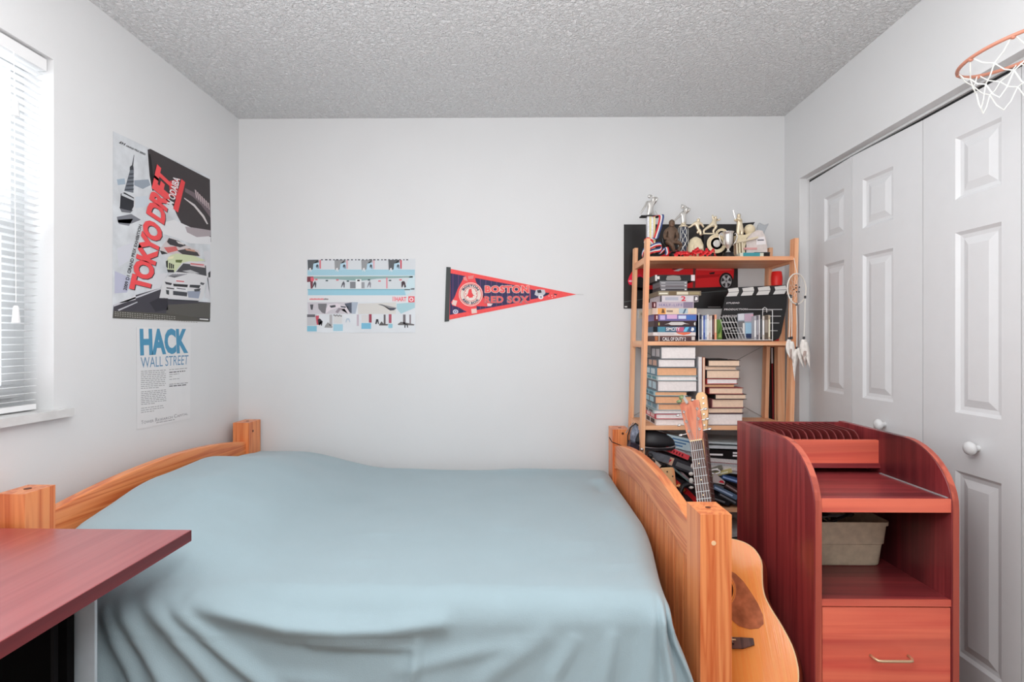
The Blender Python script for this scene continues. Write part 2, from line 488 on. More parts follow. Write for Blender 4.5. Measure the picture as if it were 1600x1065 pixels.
DK = M('dark_track', (34, 34, 36), .6, k=1.0)
m = MB(); m.box(1.415, CY0, DT + .010, 1.458, CY1, CZ - .0005); tag(m.build('trim_1', TRIM), kind='structure')       # sliding track under the closet header
m = MB(); m.box(1.4262, CY0, DT + .001, 1.458, CY1, DT + .0098); tag(m.build('trim_2', DK), kind='structure')    # its dark slot
# ------------------------------------------------------------------ bed
PL, PD = (232, 158, 108), (205, 112, 60)
PINE = {a: wood('bed_pine', (226, 140, 86), (190, 88, 42), a, .38, 1.7, k=1.25, contrast=(.3, .95), coat=.15) for a in 'XYZ'}
bed = thing('bed', 'orange pine bed with square posts and arched end rails against the back wall', 'bed', (-.44, 2.05, 0))
def post(x0, x1, y0, y1, z1):
    m = MB(); m.box(x0, y0, 0, x1, y1, z1)
    p = m.build('bed_post', PINE['Z'], bed, bevel=.007)
    return p
pf = post(.465, .545, 1.381, 1.492, .826); pb = post(.465, .548, 2.668, 2.785, .832)
hf = post(-1.425, -1.345, 1.448, 1.545, .853); hb = post(-1.425, -1.345, 2.665, 2.785, .862)
PLUG = M('wood_plug', (238, 190, 150), .4)
PLUGD = M('wood_plug_dark', (90, 45, 25), .5)
def plug(par, c, ax, r, mat):
    m = MB(); ax = Vector(ax); m.cyl(Vector(c) - ax * .004, Vector(c) + ax * .0015, r, n=14); m.build('wood_plug', mat, par)
p = at(1115, 848, 1.381); plug(pf, p, (0, -1, 0), .006, PLUG)
plug(pf, (.505, 1.44, .826), (0, 0, 1), .007, PLUGD)
plug(pb, at(973, 677, 2.668), (0, -1, 0), .006, PLUGD); plug(pb, (.51, 2.72, .832), (0, 0, 1), .008, PLUGD)
plug(hb, (-1.345, 2.705, .815), (1, 0, 0), .006, PLUGD); plug(hb, (-1.38, 2.72, .862), (0, 0, 1), .007, PLUGD)
plug(hf, (-1.385, 1.50, .853), (0, 0, 1), .009, PLUGD)
def arch(x0, x1, y0, y1, zends, zmid, h0, name):
    """curved rail: top edge an arc, bottom edge the same arc lower down"""
    m = MB(); N = 20; top, bot = [], []
    for k in range(N + 1):
        t = k / N; y = y0 + (y1 - y0) * t
        z = zends[0] + (zends[1] - zends[0]) * t + (zmid - (zends[0] + zends[1]) / 2) * 4 * t * (1 - t)
        top.append((x0, y, z)); bot.append((x0, y, z - h0))
    vs_t = top + bot[::-1]
    a = [m.bm.verts.new(p) for p in vs_t]; b = [m.bm.verts.new((x1, p[1], p[2])) for p in vs_t]; n = len(a)
    for k in range(N):
        m.bm.faces.new((a[k], a[k + 1], a[n - 2 - k], a[n - 1 - k])); m.bm.faces.new((b[k + 1], b[k], b[n - 1 - k], b[n - 2 - k]))
    for k in range(n): m.bm.faces.new((a[k], b[k], b[(k + 1) % n], a[(k + 1) % n]))
    bmesh.ops.recalc_face_normals(m.bm, faces=m.bm.faces)
    return m.build(name, PINE['Y'], bed, bevel=.004)
arch(.474, .508, 1.49, 2.67, (.762, .752), .818, .115, 'footboard_rail')
arch(-1.395, -1.360, 1.54, 2.67, (.772, .768), .818, .125, 'headboard_rail')
# footboard panel of upright boards under the arch
def arcz(y, za, zb, zm, y0=1.49, y1=2.67):
    t = (y - y0) / (y1 - y0); return za + (zb - za) * t + (zm - (za + zb) / 2) * 4 * t * (1 - t)
nb = 13
for k in range(nb):
    ya = 1.492 + (2.668 - 1.492) * k / nb; yb = 1.492 + (2.668 - 1.492) * (k + 1) / nb
    m = MB(); zt0, zt1 = arcz(ya, .762, .752, .818) - .11, arcz(yb, .762, .752, .818) - .11
    m.prism([(.483, ya + .0006, .22), (.483, yb - .0006, .22), (.483, yb - .0006, zt1), (.483, ya + .0006, zt0)], (.014, 0, 0))
    m.build('panel_board', PINE['Z'], bed, bevel=.0012, seg=1)
    m = MB(); zt0, zt1 = arcz(ya, .772, .768, .818) - .12, arcz(yb, .772, .768, .818) - .12
    m.prism([(-1.385, ya + .055, .22), (-1.385, yb + .0538, .22) if k < nb - 1 else (-1.385, 2.667, .22), (-1.385, yb + .0538, zt1) if k < nb - 1 else (-1.385, 2.667, zt1), (-1.385, ya + .055, zt0)], (.014, 0, 0))
    m.build('panel_board', PINE['Z'], bed)
bx('footboard_bottom_rail', PINE['Y'], bed, .474, 1.49, .16, .508, 2.67, .24, bevel=.003)
bx('headboard_bottom_rail', PINE['Y'], bed, -1.395, 1.54, .16, -1.36, 2.67, .24, bevel=.003)
bx('side_rail', PINE['X'], bed, -1.345, 1.42, .22, .465, 1.445, .36, bevel=.004)
bx('side_rail', PINE['X'], bed, -1.345, 2.74, .22, .465, 2.765, .36, bevel=.004)
for k in range(9): bx('bed_slat', PINE['Y'], bed, -1.28 + k * .205, 1.445, .30, -1.20 + k * .205, 2.74, .318)
m = MB(); m.box(-1.325, 1.47, .32, .325, 2.725, .585)
tag(m.build('mattress', M('mattress_ticking', (215, 215, 210), .8), None, bevel=.04), 'mattress hidden under the pale blue blanket on the pine bed', 'mattress')

# ------------------------------------------------------------------ blanket
def sst(a, b, x):
    t = min(1, max(0, (x - a) / (b - a))); return t * t * (3 - 2 * t)
BX0, BX1, BYF, BYB = -1.333, .462, 1.385, 2.755      # edges of the lying part
ZT = .617; RR = .075
RIDGES = [  # folds on the hanging front: polyline of (X, z) on the front plane, half width, height
    ([(-1.03, .60), (-.93, .46), (-.80, .30)], .020, .022), ([(-.97, .615), (-.83, .48), (-.66, .30)], .022, .026), ([(-.92, .615), (-.78, .51), (-.58, .36), (-.50, .28)], .020, .024),
    ([(-1.06, .58), (-.99, .44), (-.93, .30)], .018, .018), ([(-1.10, .57), (-1.06, .42), (-1.04, .28)], .016, .018), ([(-1.14, .56), (-1.15, .42), (-1.16, .30)], .016, .015),
    ([(-.84, .60), (-.70, .565), (-.58, .540), (-.45, .532), (-.33, .535), (-.20, .552)], .026, .040), ([(-.52, .505), (-.40, .500), (-.27, .497)], .014, .010),
    ([(-.255, .505), (-.262, .45), (-.285, .36)], .014, .016), ([(.06, .52), (-.06, .44), (-.12, .38)], .026, .012), ([(.14, .51), (.09, .43), (.06, .34)], .020, .012), ([(.235, .52), (.22, .44), (.20, .34)], .018, .012),
    ([(.355, .62), (.33, .5), (.29, .32)], .020, .022), ([(.372, .64), (.358, .48), (.335, .28)], .009, .040), ([(.385, .65), (.392, .48), (.395, .28)], .008, .044), ([(.39, .64), (.425, .50), (.45, .34)], .010, .040),
    ([(-.30, .44), (-.16, .47), (-.02, .50)], .020, .008), ([(-.62, .42), (-.45, .40)], .02, .008)]
def segd(px, pz, pl):
    """distance to a polyline, and how far along it"""
    best = (9, 0); n = len(pl) - 1
    for i in range(n):
        ax, az = pl[i]; dx, dz = pl[i + 1][0] - ax, pl[i + 1][1] - az
        t = min(1, max(0, ((px - ax) * dx + (pz - az) * dz) / (dx * dx + dz * dz)))
        d = math.hypot(px - ax - t * dx, pz - az - t * dz)
        if d < best[0]: best = (d, (i + t) / n)
    return best
def blanket_pt(sx, sy):
    xr = BX1 - .066 - .072 * (1 - sst(1.38, 2.05, sy)); xl = BX0
    dx = max(0, sx - xr, 0) ; dl = max(0, xl + .03 - sx); dy = max(0, BYF + .055 - sy); db = max(0, sy - (BYB - .04))
    X = min(max(sx, xl + .03), xr); Y = min(max(sy, BYF + .055), BYB - .04)
    def wrap(d, r):
        if d < r * PI / 2: return r * math.sin(d / r), r * (1 - math.cos(d / r))
        return r, r + d - r * PI / 2
    out = Vector((0, 0, 0)); drop = 0
    if dx > 0 or dy > 0:
        D = math.hypot(dx, dy); o_, drop = wrap(D, RR)
        ex, ey = dx / D, -dy / D
        o_x = min(o_ * ex * 1.0, o_); lim = .472 - X
        X += min(o_x, lim) if Y > 1.40 or dy == 0 else o_x * .9
        Y += o_ * ey
    if dl > 0:
        o_, d2 = wrap(dl, .03); X -= min(o_, .02); drop = max(drop, d2)
    if db > 0:
        o_, d2 = wrap(db, .04); Y += min(o_, .035); drop = max(drop, d2)
    z = ZT - drop
    # pillow under the blanket at the head end
    e = sst(-.62, -1.12, sx) * (sst(1.42, 1.62, sy) if sy < 2 else 1) * (1 - sst(2.715, 2.775, sy) * .5)
    ybias = .098 + .066 * sst(1.55, 1.95, sy) - .050 * sst(2.2, 2.52, sy) - .022 * sst(2.5, 2.72, sy)
    z += ybias * e * (1 if drop < .3 else max(0, 1 - (drop - .3) / .1))
    # gentle unevenness of the lying cloth
    on = 1 - min(1, drop / .06)
    z += (noise.noise(Vector((sx * 2.2, sy * 2.2, 3.1))) * .009 + noise.noise(Vector((sx * 6, sy * 5, 8.7))) * .004 + max(0, noise.noise(Vector((sx * 5 + sy * 3, sy * 9 - sx * 3, 2.2))) - .15) * .010 * sst(2.3, 1.5, sy)) * on
    z += .020 * math.exp(-((sx - .385) / .035) ** 2 - ((sy - 2.50) / .05) ** 2) - .012 * math.exp(-((sx - .36) / .03) ** 2 - ((sy - 2.38) / .06) ** 2) + .012 * math.exp(-((sx - .37) / .04) ** 2 - ((sy - 2.0) / .10) ** 2)
    z += .010 * math.exp(-((sx - .05) / .22) ** 2 - ((sy - 2.68) / .05) ** 2)
    # folds on the hanging front
    if dy > 0:
        zz = z; f = 0
        for (pl, wd, h) in RIDGES:
            d, tc = segd(X, zz, pl)
            if d < wd * 3.2: f += h * math.exp(-(d / wd) ** 2) * (.25 + .75 * math.sin(PI * (.08 + .84 * tc)) ** .7)
        f += noise.noise(Vector((X * 5, zz * 5, 1.3))) * .006 + noise.noise(Vector((X * 14, zz * 9, 5.3))) * .003
        fan = sst(.0, .25, drop - .05)
        f += .012 * fan * math.sin((X + .35 * drop) * 30 + 1.3 * math.sin(X * 5)) * (sst(-.75, -1.0, X) + .5 * sst(.1, .3, X) + .12)
        k = min(1, dy / .09)
        Y -= max(-.006, f) * k * .95 + .03 * sst(.05, .5, drop)
        z += .35 * f * k * (1 if drop < .1 else 0.0)
        if X > .28: X += .055 * sst(.06, .26, drop) * sst(.28, .40, X)
    if dx > 0 and Y > 1.5: X = min(X, .4795)
    return Vector((X, Y, z))
m = MB()
NU, NV = 300, 240
us = [BX0 - .10 + (.25 - BX0 + .10) * i / 250 for i in range(250)] + [.25 + (BX1 + .24 - .25) * i / 140 for i in range(141)]
# a finer step where the cloth hangs
vs_ = [2.86 - (2.86 - 1.5) * j / 90 for j in range(90)] + [1.5 - .66 * j / (NV - 90) for j in range(NV - 89)]
m.grid([[blanket_pt(u, v) for v in vs_] for u in us])
BLK = M('blue_fleece', (166, 187, 195), .95, k=.95, spec=.1, var=.02, scale=6, bump=.12, bscale=420, sheen=.25)
blo = m.build('blanket', BLK, None, smooth=True)
sol = blo.modifiers.new('thick', 'SOLIDIFY'); sol.thickness = .003; sol.offset = -1
tag(blo, 'pale blue fleece blanket spread over the bed, hanging in folds at the front', 'blanket')

# ------------------------------------------------------------------ desk at the left
dk = thing('desk', 'desk with glossy red wood top and black underside in the left foreground', 'desk', (-1.15, .95, 0))
DKT = wood('desk_top', (176, 78, 80), (160, 62, 66), 'Y', .4, .8, k=1.0, contrast=(.1, .95), coat=1.0)
m = MB(); m.prism([(-1.445, .30, .738), (-.862, .30, .738), (-.8715, 1.42, .738), (-1.445, 1.428, .738)], (0, 0, .030))
m.build('table_top', DKT, dk, bevel=.0012, seg=1)
EDM = wood('desk_edge', (128, 44, 48), (108, 34, 40), 'Y', .5, 1, k=.8)
m = MB(); m.prism([(-.8619, .301, .7388), (-.8604, .301, .7388), (-.8699, 1.4195, .7388), (-.8714, 1.4195, .7388)], (0, 0, .0284)); m.build('edge_band', EDM, dk)
BLKM = M('black_laminate', (8, 8, 9), .7, spec=.08)
PALE = M('pale_grey_metal', (178, 190, 198), .45)
p = ratio(116) * 1.22
bx('back_panel', BLKM, dk, -1.44, 1.20, .0, p, 1.22, .737)
p1, p2 = ratio(112) * 1.235, ratio(152) * 1.243
bx('leg', PALE, dk, p1, 1.235, 0, p2, 1.243, .737, bevel=.001)
bx('leg', PALE, dk, -1.44, 1.235, 0, -1.44 + (p2 - p1), 1.29, .737, bevel=.004)
bx('leg', BLKM, dk, -1.44, .36, 0, -1.39, .41, .737); bx('leg', BLKM, dk, -1.05, .36, 0, -1.0, .41, .737)
q = at(83, 1000, 1.19); bx('panel_post', M('charcoal_metal', (26, 26, 28), .6, spec=.1), dk, q.x - .004, 1.188, 0, q.x + .003, 1.2, .737)
# ------------------------------------------------------------------ red-brown organiser cabinet
MAH = {a: wood('mahogany', (158, 62, 64), (120, 40, 46), a, .34, 1.0, k=1.0, streak=(64, 22, 28), contrast=(.25, .85), coat=.2, fine=.55) for a in 'XYZ'}
MAH_LIT = {a: wood('mahogany_lit', (224, 106, 82), (196, 80, 66), a, .42, .9, k=1.4, streak=(150, 56, 52), contrast=(.25, .85)) for a in 'XYZ'}  # lighter copy of the mahogany: light on the front faces put into the colour
CX0, CX1, CYf, CYb, CZT = .8134, 1.2077, 1.487, 2.012, .974
T_ = .0205
cab = thing('organiser_cabinet', 'dark red wood cabinet with rounded shoulders, open shelves and one drawer beside the guitar', 'cabinet', ((CX0 + CX1) / 2, (CYf + CYb) / 2, 0))
def side_outline(x):
    pts = [(x, CYb, 0), (x, CYb, CZT), (x, 1.68, CZT)]
    for k in range(1, 13):
        a = PI / 2 * k / 12
        pts.append((x, 1.68 - .193 * math.sin(a), CZT - .165 + .165 * math.cos(a)))
    pts.append((x, CYf, 0)); return pts
EDGE = wood('mahogany_edge', (206, 104, 82), (176, 80, 64), 'Z', .4, .8, k=1.05)
for x in (CX0, CX1 - T_):
    m = MB(); m.prism(side_outline(x), (T_, 0, 0)); sp = m.build('side_panel', MAH['Z'], cab, bevel=.0015, seg=1)
    m = MB(); o = side_outline(x)[2:]
    P = [[Vector(p) + Vector((d, -.0006, 0)) + Vector((0, -.0006, .0006)) for d in (.0018, T_ - .0018)] for p in o]
    m.grid(P); m.build('edge_band', EDGE, sp)
ix0, ix1 = CX0 + T_, CX1 - T_
bx('back_panel', MAH['Z'], cab, ix0, CYb - .012, 0, ix1, CYb, CZT - .003)
# compartment with upright dividers at the top
bx('front_board', MAH_LIT['X'], cab, ix0, 1.787, .868, ix1, 1.802, .943, bevel=.001)
bx('compartment_base', MAH['X'], cab, ix0, 1.779, .853, ix1, CYb - .012, .868, bevel=.001)
DIV = M('divider_board', (112, 40, 40), .45, k=1.0, var=.1, scale=30)
nd = 12
for k in range(nd):
    x = .866 + k * .0243
    pts = [(x, CYb - .013, .869), (x, CYb - .013, .968), (x, 1.845, .968)]
    for j in range(1, 7):
        a = PI / 2 * j / 6; pts.append((x, 1.845 - .04 * math.sin(a), .928 + .04 * math.cos(a)))
    pts.append((x, 1.805, .869))
    m = MB(); m.prism(pts, (.0045, 0, 0)); m.build('divider', DIV, cab)
bx('shelf', MAH['X'], cab, ix0, CYf + .008, .799, ix1, CYb - .012, .836, bevel=.001)
bx('shelf_edge', MAH_LIT['X'], cab, ix0, CYf + .003, .799, ix1, CYf + .008, .836)
bx('grey_strip', M('grey_strip', (150, 150, 152), .4), cab, ix1 - .006, CYf + .012, .8362, ix1 - .0004, 1.775, .8385)
bx('shelf', MAH['X'], cab, ix0, CYf + .008, .541, ix1, CYb - .012, .559, bevel=.001)
bx('shelf_edge', MAH_LIT['X'], cab, ix0, CYf + .003, .541, ix1, CYf + .008, .559)
dr = bx('drawer', MAH_LIT['X'], cab, ix0 + .002, CYf + .003, .135, ix1 - .002, CYf + .021, .5375, bevel=.0015)
bx('drawer_body', MAH['X'], cab, ix0 + .014, CYf + .0215, .15, ix1 - .014, CYb - .05, .50)
bx('plinth', MAH['X'], cab, ix0, CYf + .02, 0, ix1, CYf + .036, .13)
NICK = M('brushed_brass', (198, 172, 140), .35, .6)
h = MB(); a = at(1361, 1022, CYf); b = at(1420, 1027, CYf)
zc = (a.z + b.z) / 2; yy = CYf + .003
h.tube([(a.x, yy, zc), (a.x + .001, yy - .016, zc), (a.x + .006, yy - .024, zc - .001), (a.x + .014, yy - .026, zc - .001), (b.x - .014, yy - .026, zc - .001), (b.x - .006, yy - .024, zc - .001), (b.x - .001, yy - .016, zc), (b.x, yy, zc)], .0038, 10)
h.build('drawer_handle', NICK, dr, smooth=True)

# translucent bin on the middle shelf
def bin_mat():
    m = bpy.data.materials.new('milky_plastic'); m.use_nodes = True
    nt = m.node_tree; p = nt.nodes['Principled BSDF']
    p.inputs['Base Color'].default_value = C(248, 214, 188, k=1.2); p.inputs['Roughness'].default_value = .35
    n = nt.nodes.new('ShaderNodeTexNoise'); n.inputs['Scale'].default_value = 40
    tc = nt.nodes.new('ShaderNodeTexCoord'); nt.links.new(tc.outputs['Object'], n.inputs['Vector'])
    t = nt.nodes.new('ShaderNodeBsdfTransparent'); t.inputs[0].default_value = (1, .97, .93, 1)
    mr = nt.nodes.new('ShaderNodeMapRange'); mr.inputs[3].default_value = .4; mr.inputs[4].default_value = .75
    nt.links.new(n.outputs['Fac'], mr.inputs[0])
    mx = nt.nodes.new('ShaderNodeMixShader')
    nt.links.new(mr.outputs[0], mx.inputs[0]); nt.links.new(t.outputs[0], mx.inputs[1]); nt.links.new(p.outputs[0], mx.inputs[2])
    nt.links.new(mx.outputs[0], nt.nodes['Material Output'].inputs[0])
    return m
BINM = bin_mat()
bn = thing('storage_bin', 'milky see-through plastic bin of cables on the shelf of the red cabinet', 'bin', (1.0, 1.80, .5595))
b0x, b0X, b0y, b0Y = .856, 1.145, 1.715, 1.955
def ring(z, g, r=.02):
    out = []
    for (cx, cy, a0) in ((b0X + g - r, b0y - g + r, -PI / 2), (b0X + g - r, b0Y + g - r, 0), (b0x - g + r, b0Y + g - r, PI / 2), (b0x - g + r, b0y - g + r, PI)):
        for k in range(5):
            a = a0 + PI / 2 * k / 4; out.append((cx + r * math.cos(a), cy + r * math.sin(a), z))
    return out
m = MB(); prof = [(.5605, 0), (.565, .003), (.628, .010), (.632, .015), (.690, .021), (.691, .026), (.703, .0265), (.703, .023), (.688, .0185), (.634, .0115), (.566, .001), (.5635, -.002)]
rs = [[m.bm.verts.new(p) for p in ring(z, g * .8)] for z, g in prof]
for A, B in zip(rs, rs[1:]):
    for k in range(20): m.bm.faces.new((A[k], A[(k + 1) % 20], B[(k + 1) % 20], B[k]))
m.bm.faces.new(rs[0][::-1]); m.bm.faces.new(rs[-1])
m.build('tub', BINM, bn, smooth=.6)
CABL = M('black_cable', (30, 30, 34), .45)
for k in range(5):
    m = MB(); r0 = random.Random(k + 40); pts = []
    for j in range(26):
        a = j * .62 + k
        pts.append((1.0 + (.08 + .02 * math.sin(j * 1.7 + k)) * math.cos(a) + (k - 2) * .018, 1.83 + .06 * math.sin(a), .572 + .005 * j + .012 * math.sin(j * 1.3 + k)))
    m.tube(pts, .0045, 6)
    tag(m.build('cable', CABL if k % 2 == 0 else M('grey_cable', (90, 92, 96), .45), None, smooth=True), ('leftmost black', 'left grey', 'middle black', 'right grey', 'rightmost black')[k] + ' cable coil inside the milky plastic bin', 'cable', 'cables in the plastic bin')

# ------------------------------------------------------------------ pale wood bookshelf
SHW = {a: wood('shelf_pine', (236, 178, 138), (218, 150, 108), a, .5, 1.1, k=1.15, contrast=(.3, .85)) for a in 'XYZ'}
shelf = thing('bookshelf', 'tall open bookshelf of pale pine slats against the back wall', 'bookshelf', (.92, 2.6, 0))
LEAN = .026
def lx(x, z): return x + LEAN * (z - 1.74)
SF, SB = 2.47, 2.765       # front and back of the shelf
def upright(x, w, y0, y1, ztop, name='upright'):
    m = MB(); v = m.obox((x + w / 2, (y0 + y1) / 2, ztop / 2), (w, y1 - y0, ztop))
    for q in v: q.co.x = lx(q.co.x, q.co.z)
    return m.build(name, SHW['Z'], shelf, bevel=.0015, seg=1)
UX0, UX1, UW = .586, 1.262, .0175
for x in (UX0, UX1):
    upright(x, UW, SF, SF + .044, 1.740); upright(x, UW, SB - .044, SB, 1.740)
SHZ = (1.658, 1.268, .880, .504, .16)
for z in SHZ:
    m = MB(); v = m.obox(((UX0 + UX1 + UW) / 2, (SF + SB) / 2, z - .009), (UX1 - UX0 - UW - .001, SB - SF - .012, .018))
    for q in v: q.co.x = lx(q.co.x, z)
    m.build('shelf_board', SHW['X'], shelf, bevel=.001, seg=1)
    for x in (UX0, UX1):
        m = MB(); v = m.obox((lx(x + UW / 2, z), (SF + SB) / 2, z - .012), (UW * .8, SB - SF - .09, .03))
        m.build('side_rung', SHW['Y'], shelf)
STEEL = M('steel_wire', (170, 172, 172), .35, .7)
for (a, b) in (((UX0 + .02, 1.245), (UX1, .885)), ((UX1, 1.245), (UX0 + .02, .885))):
    m = MB(); m.tube([(lx(a[0], a[1]), SB - .01 + (.003 if a[0] > .9 else 0), a[1]), (lx(b[0], b[1]), SB - .01 + (.003 if a[0] > .9 else 0), b[1])], .0022, 6)
    m.build('cross_brace', STEEL, shelf)

# ------------------------------------------------------------------ books
PAGE = {'white': M('page_white', (238, 226, 224), .85, k=1.12, var=.05, scale=120), 'cream': M('page_cream', (245, 205, 180), .85, k=1.1, var=.05, scale=120),
        'tan': M('page_tan', (232, 176, 136), .85, k=1.1, var=.05, scale=120)}
def cov(c): return M('cover_%d_%d_%d' % c, c, .45, k=1.1, var=.08, scale=30)
def flat_book(label, x0, x1, yf, d, z0, z1, cover, page, group, rz=0.0, ry=0.0, stripe=None, name='book', spine='left', ct=.0022):
    """a book lying flat, tail of the pages towards the room; spine at the left"""
    w, h = x1 - x0, z1 - z0
    M4 = Matrix.Translation((x0, yf, z0)) @ (Rz(rz) @ Ry(ry)).to_4x4()
    t = thing(name, label, 'book', None, group=group, M4=M4)
    m = MB(M4)
    m.box(0, 0, 0, w, d, ct); m.box(0, 0, h - ct, w, d, h)
    if spine == 'left': m.box(-.002, 0, 0, .0015, d, h)
    elif spine == 'front': m.box(0, -.002, 0, w, .0015, h)
    else: m.box(w - .0015, 0, 0, w + .002, d, h)
    m.build('cover', cov(cover), t)
    m = MB(M4); m.box(.002 if spine == 'left' else .004, .004, ct + .0003, w - .004, d - .004, h - ct - .0003); m.build('pages', PAGE[page], t)
    if stripe:
        m = MB(M4)
        for (a, b, c) in stripe:
            m.mi = 0
            m.box(-.0026, d * a, h * .18, -.0018, d * b, h * .82)
        m.build('spine_title', cov(stripe[0][2]), t)
    return t
ORD = ['topmost', 'second', 'third', 'fourth', 'fifth', 'sixth', 'seventh', 'eighth', 'ninth', 'tenth', 'eleventh', 'twelfth']
YF = 2.50
def X_(px, Y=YF): return Y * ratio(px)
# left stack: (y top, y bottom, px left, px right, cover, page, colour words, title colour)
LS = [(543.5, 562.0, 1036, 1086.5, (108, 112, 118), 'white', 'thick grey book with white pages', (215, 215, 220)),
      (562.5, 575.0, 1032, 1086.0, (96, 104, 112), 'white', 'grey-blue book with white pages', (210, 170, 150)),
      (575.5, 588.5, 1030, 1089.5, (84, 130, 150), 'tan', 'blue book with tan pages', (205, 220, 225)),
      (589.0, 595.5, 1031, 1088.5, (190, 205, 205), 'white', 'thin pale book with white pages', (90, 150, 160)),
      (596.0, 612.5, 1031, 1088.5, (112, 116, 122), 'white', 'thick dark-edged hardback with lilac-white pages', (190, 215, 225)),
      (613.0, 619.5, 1027, 1074.0, (150, 190, 200), 'tan', 'narrow teal paperback with tan pages', (60, 120, 140)),
      (620.0, 631.5, 1027, 1080.5, (90, 98, 104), 'tan', 'dark grey hardback with tan pages', (160, 200, 210)),
      (632.0, 641.5, 1032, 1082.0, (190, 196, 200), 'tan', 'white-covered book with tan pages', (120, 160, 175)),
      (642.0, 647.0, 1026, 1080.0, (178, 202, 204), 'white', 'thin pale green book with white pages', (90, 90, 95)),
      (647.5, 655.0, 1028, 1078.0, (196, 62, 80), 'white', 'thin red book', (235, 200, 200)),
      (655.5, 665.0, 1029, 1080.0, (214, 208, 206), 'white', 'pale hardback', (60, 60, 66))]
zt = [zat(a[0], YF) for a in LS] ; z_run = .8805
for i in range(len(LS) - 1, -1, -1):
    yt, yb, pl, pr, cc, pg, words, tc_ = LS[i]
    h = (yb - yt + .5) * YF / FPX
    spn = [(.12, .45, tc_), (.55, .85, tc_)]
    flat_book(words + ', %s of the left stack on the bookshelf' % ORD[i] if i else words + ' on top of the left stack on the bookshelf',
              X_(pl) - .012, X_(pr), YF - .012 + .004 * ((i * 7) % 3), .20 + .01 * (i % 3), z_run, z_run + h - .0004, cc, pg, 'books in the left stack', rz=.0 + .012 * ((i * 5) % 4 - 1.5), stripe=spn)
    if i == 9:
        m = MB(); m.box(X_(pl), YF - .016, z_run + .0035, X_(pr) - .02, YF - .0125, z_run + h - .004)
    z_run += h
RS = [(566.0, 575.5, 1108, 1155.5, (52, 40, 36), 'cream', 'paperback with brown spine'),
      (576.0, 581.0, 1105, 1152.0, (240, 210, 190), 'cream', 'thin cream paperback'),
      (581.5, 594.5, 1106, 1156.0, (34, 32, 36), 'cream', 'black-spined paperback with peach pages'),
      (595.0, 603.0, 1106, 1152.5, (178, 52, 50), 'white', 'red-spined book with white pages'),
      (603.5, 608.5, 1103, 1149.0, (30, 28, 30), 'tan', 'narrow black paperback with tan pages'),
      (609.0, 618.5, 1110, 1161.0, (160, 66, 66), 'cream', 'dull red paperback with peach pages'),
      (619.0, 626.5, 1119, 1166.0, (26, 34, 34), 'cream', 'black-covered paperback sticking out to the right'),
      (627.0, 640.0, 1115, 1163.0, (148, 90, 92), 'cream', 'maroon-covered paperback with pink-brown pages'),
      (640.5, 648.5, 1108, 1162.0, (84, 50, 50), 'cream', 'dark brown paperback with peach pages'),
      (649.0, 667.0, 1107, 1160.5, (88, 74, 84), 'white', 'thick hardback with pink-white pages')]
z_run = .8805
for i in range(len(RS) - 1, -1, -1):
    yt, yb, pl, pr, cc, pg, words = RS[i]
    h = (yb - yt + .5) * YF / FPX
    flat_book(words + ', %s of the right stack on the bookshelf' % ORD[i] if i else words + ' on top of the right stack on the bookshelf',
              X_(pl) - .006, X_(pr), YF - .006 + .004 * ((i * 5) % 3), .115 + .01 * (i % 3), z_run, z_run + h - .0004, cc, pg, 'books in the right stack', rz=.02 * ((i * 3) % 5 - 2) * .5)
    z_run += h
bx_ = MB(); p = X_(1103, 2.56); bx_.box(p, 2.515, z_run + .0005, p + .085, 2.62, z_run + .004)
tag(bx_.build('thin_booklet', M('black_card', (24, 24, 26), .5), None), 'thin black booklet lying on the top of the right book stack', 'booklet')
def upright_book(label, x0, x1, yf, d, z0, z1, cover, page, group, lean=0.0, name='book'):
    w, h = x1 - x0, z1 - z0
    M4 = Matrix.Translation((x0, yf, z0)) @ Ry(lean).to_4x4()
    t = thing(name, label, 'book', None, group=group, M4=M4)
    m = MB(M4); m.box(0, 0, 0, .0012, d, h); m.box(w - .0012, 0, 0, w, d, h); m.box(0, d - .0012, 0, w, d, h); m.build('cover', cov(cover), t)
    m = MB(M4); m.box(.0013, .002, .002, w - .0013, d - .0015, h - .002); m.build('pages', PAGE[page], t)
upright_book('tall thin white magazine standing between the two book stacks', X_(1090.8), X_(1096.2), YF - .004, .2, .8805, zat(557, YF), (205, 205, 208), 'white', 'books standing between the stacks')
upright_book('tall thin tan book standing just left of the right book stack', X_(1097), X_(1100.8), YF - .008, .2, .8805, zat(557.5, YF), (178, 110, 84), 'cream', 'books standing between the stacks')

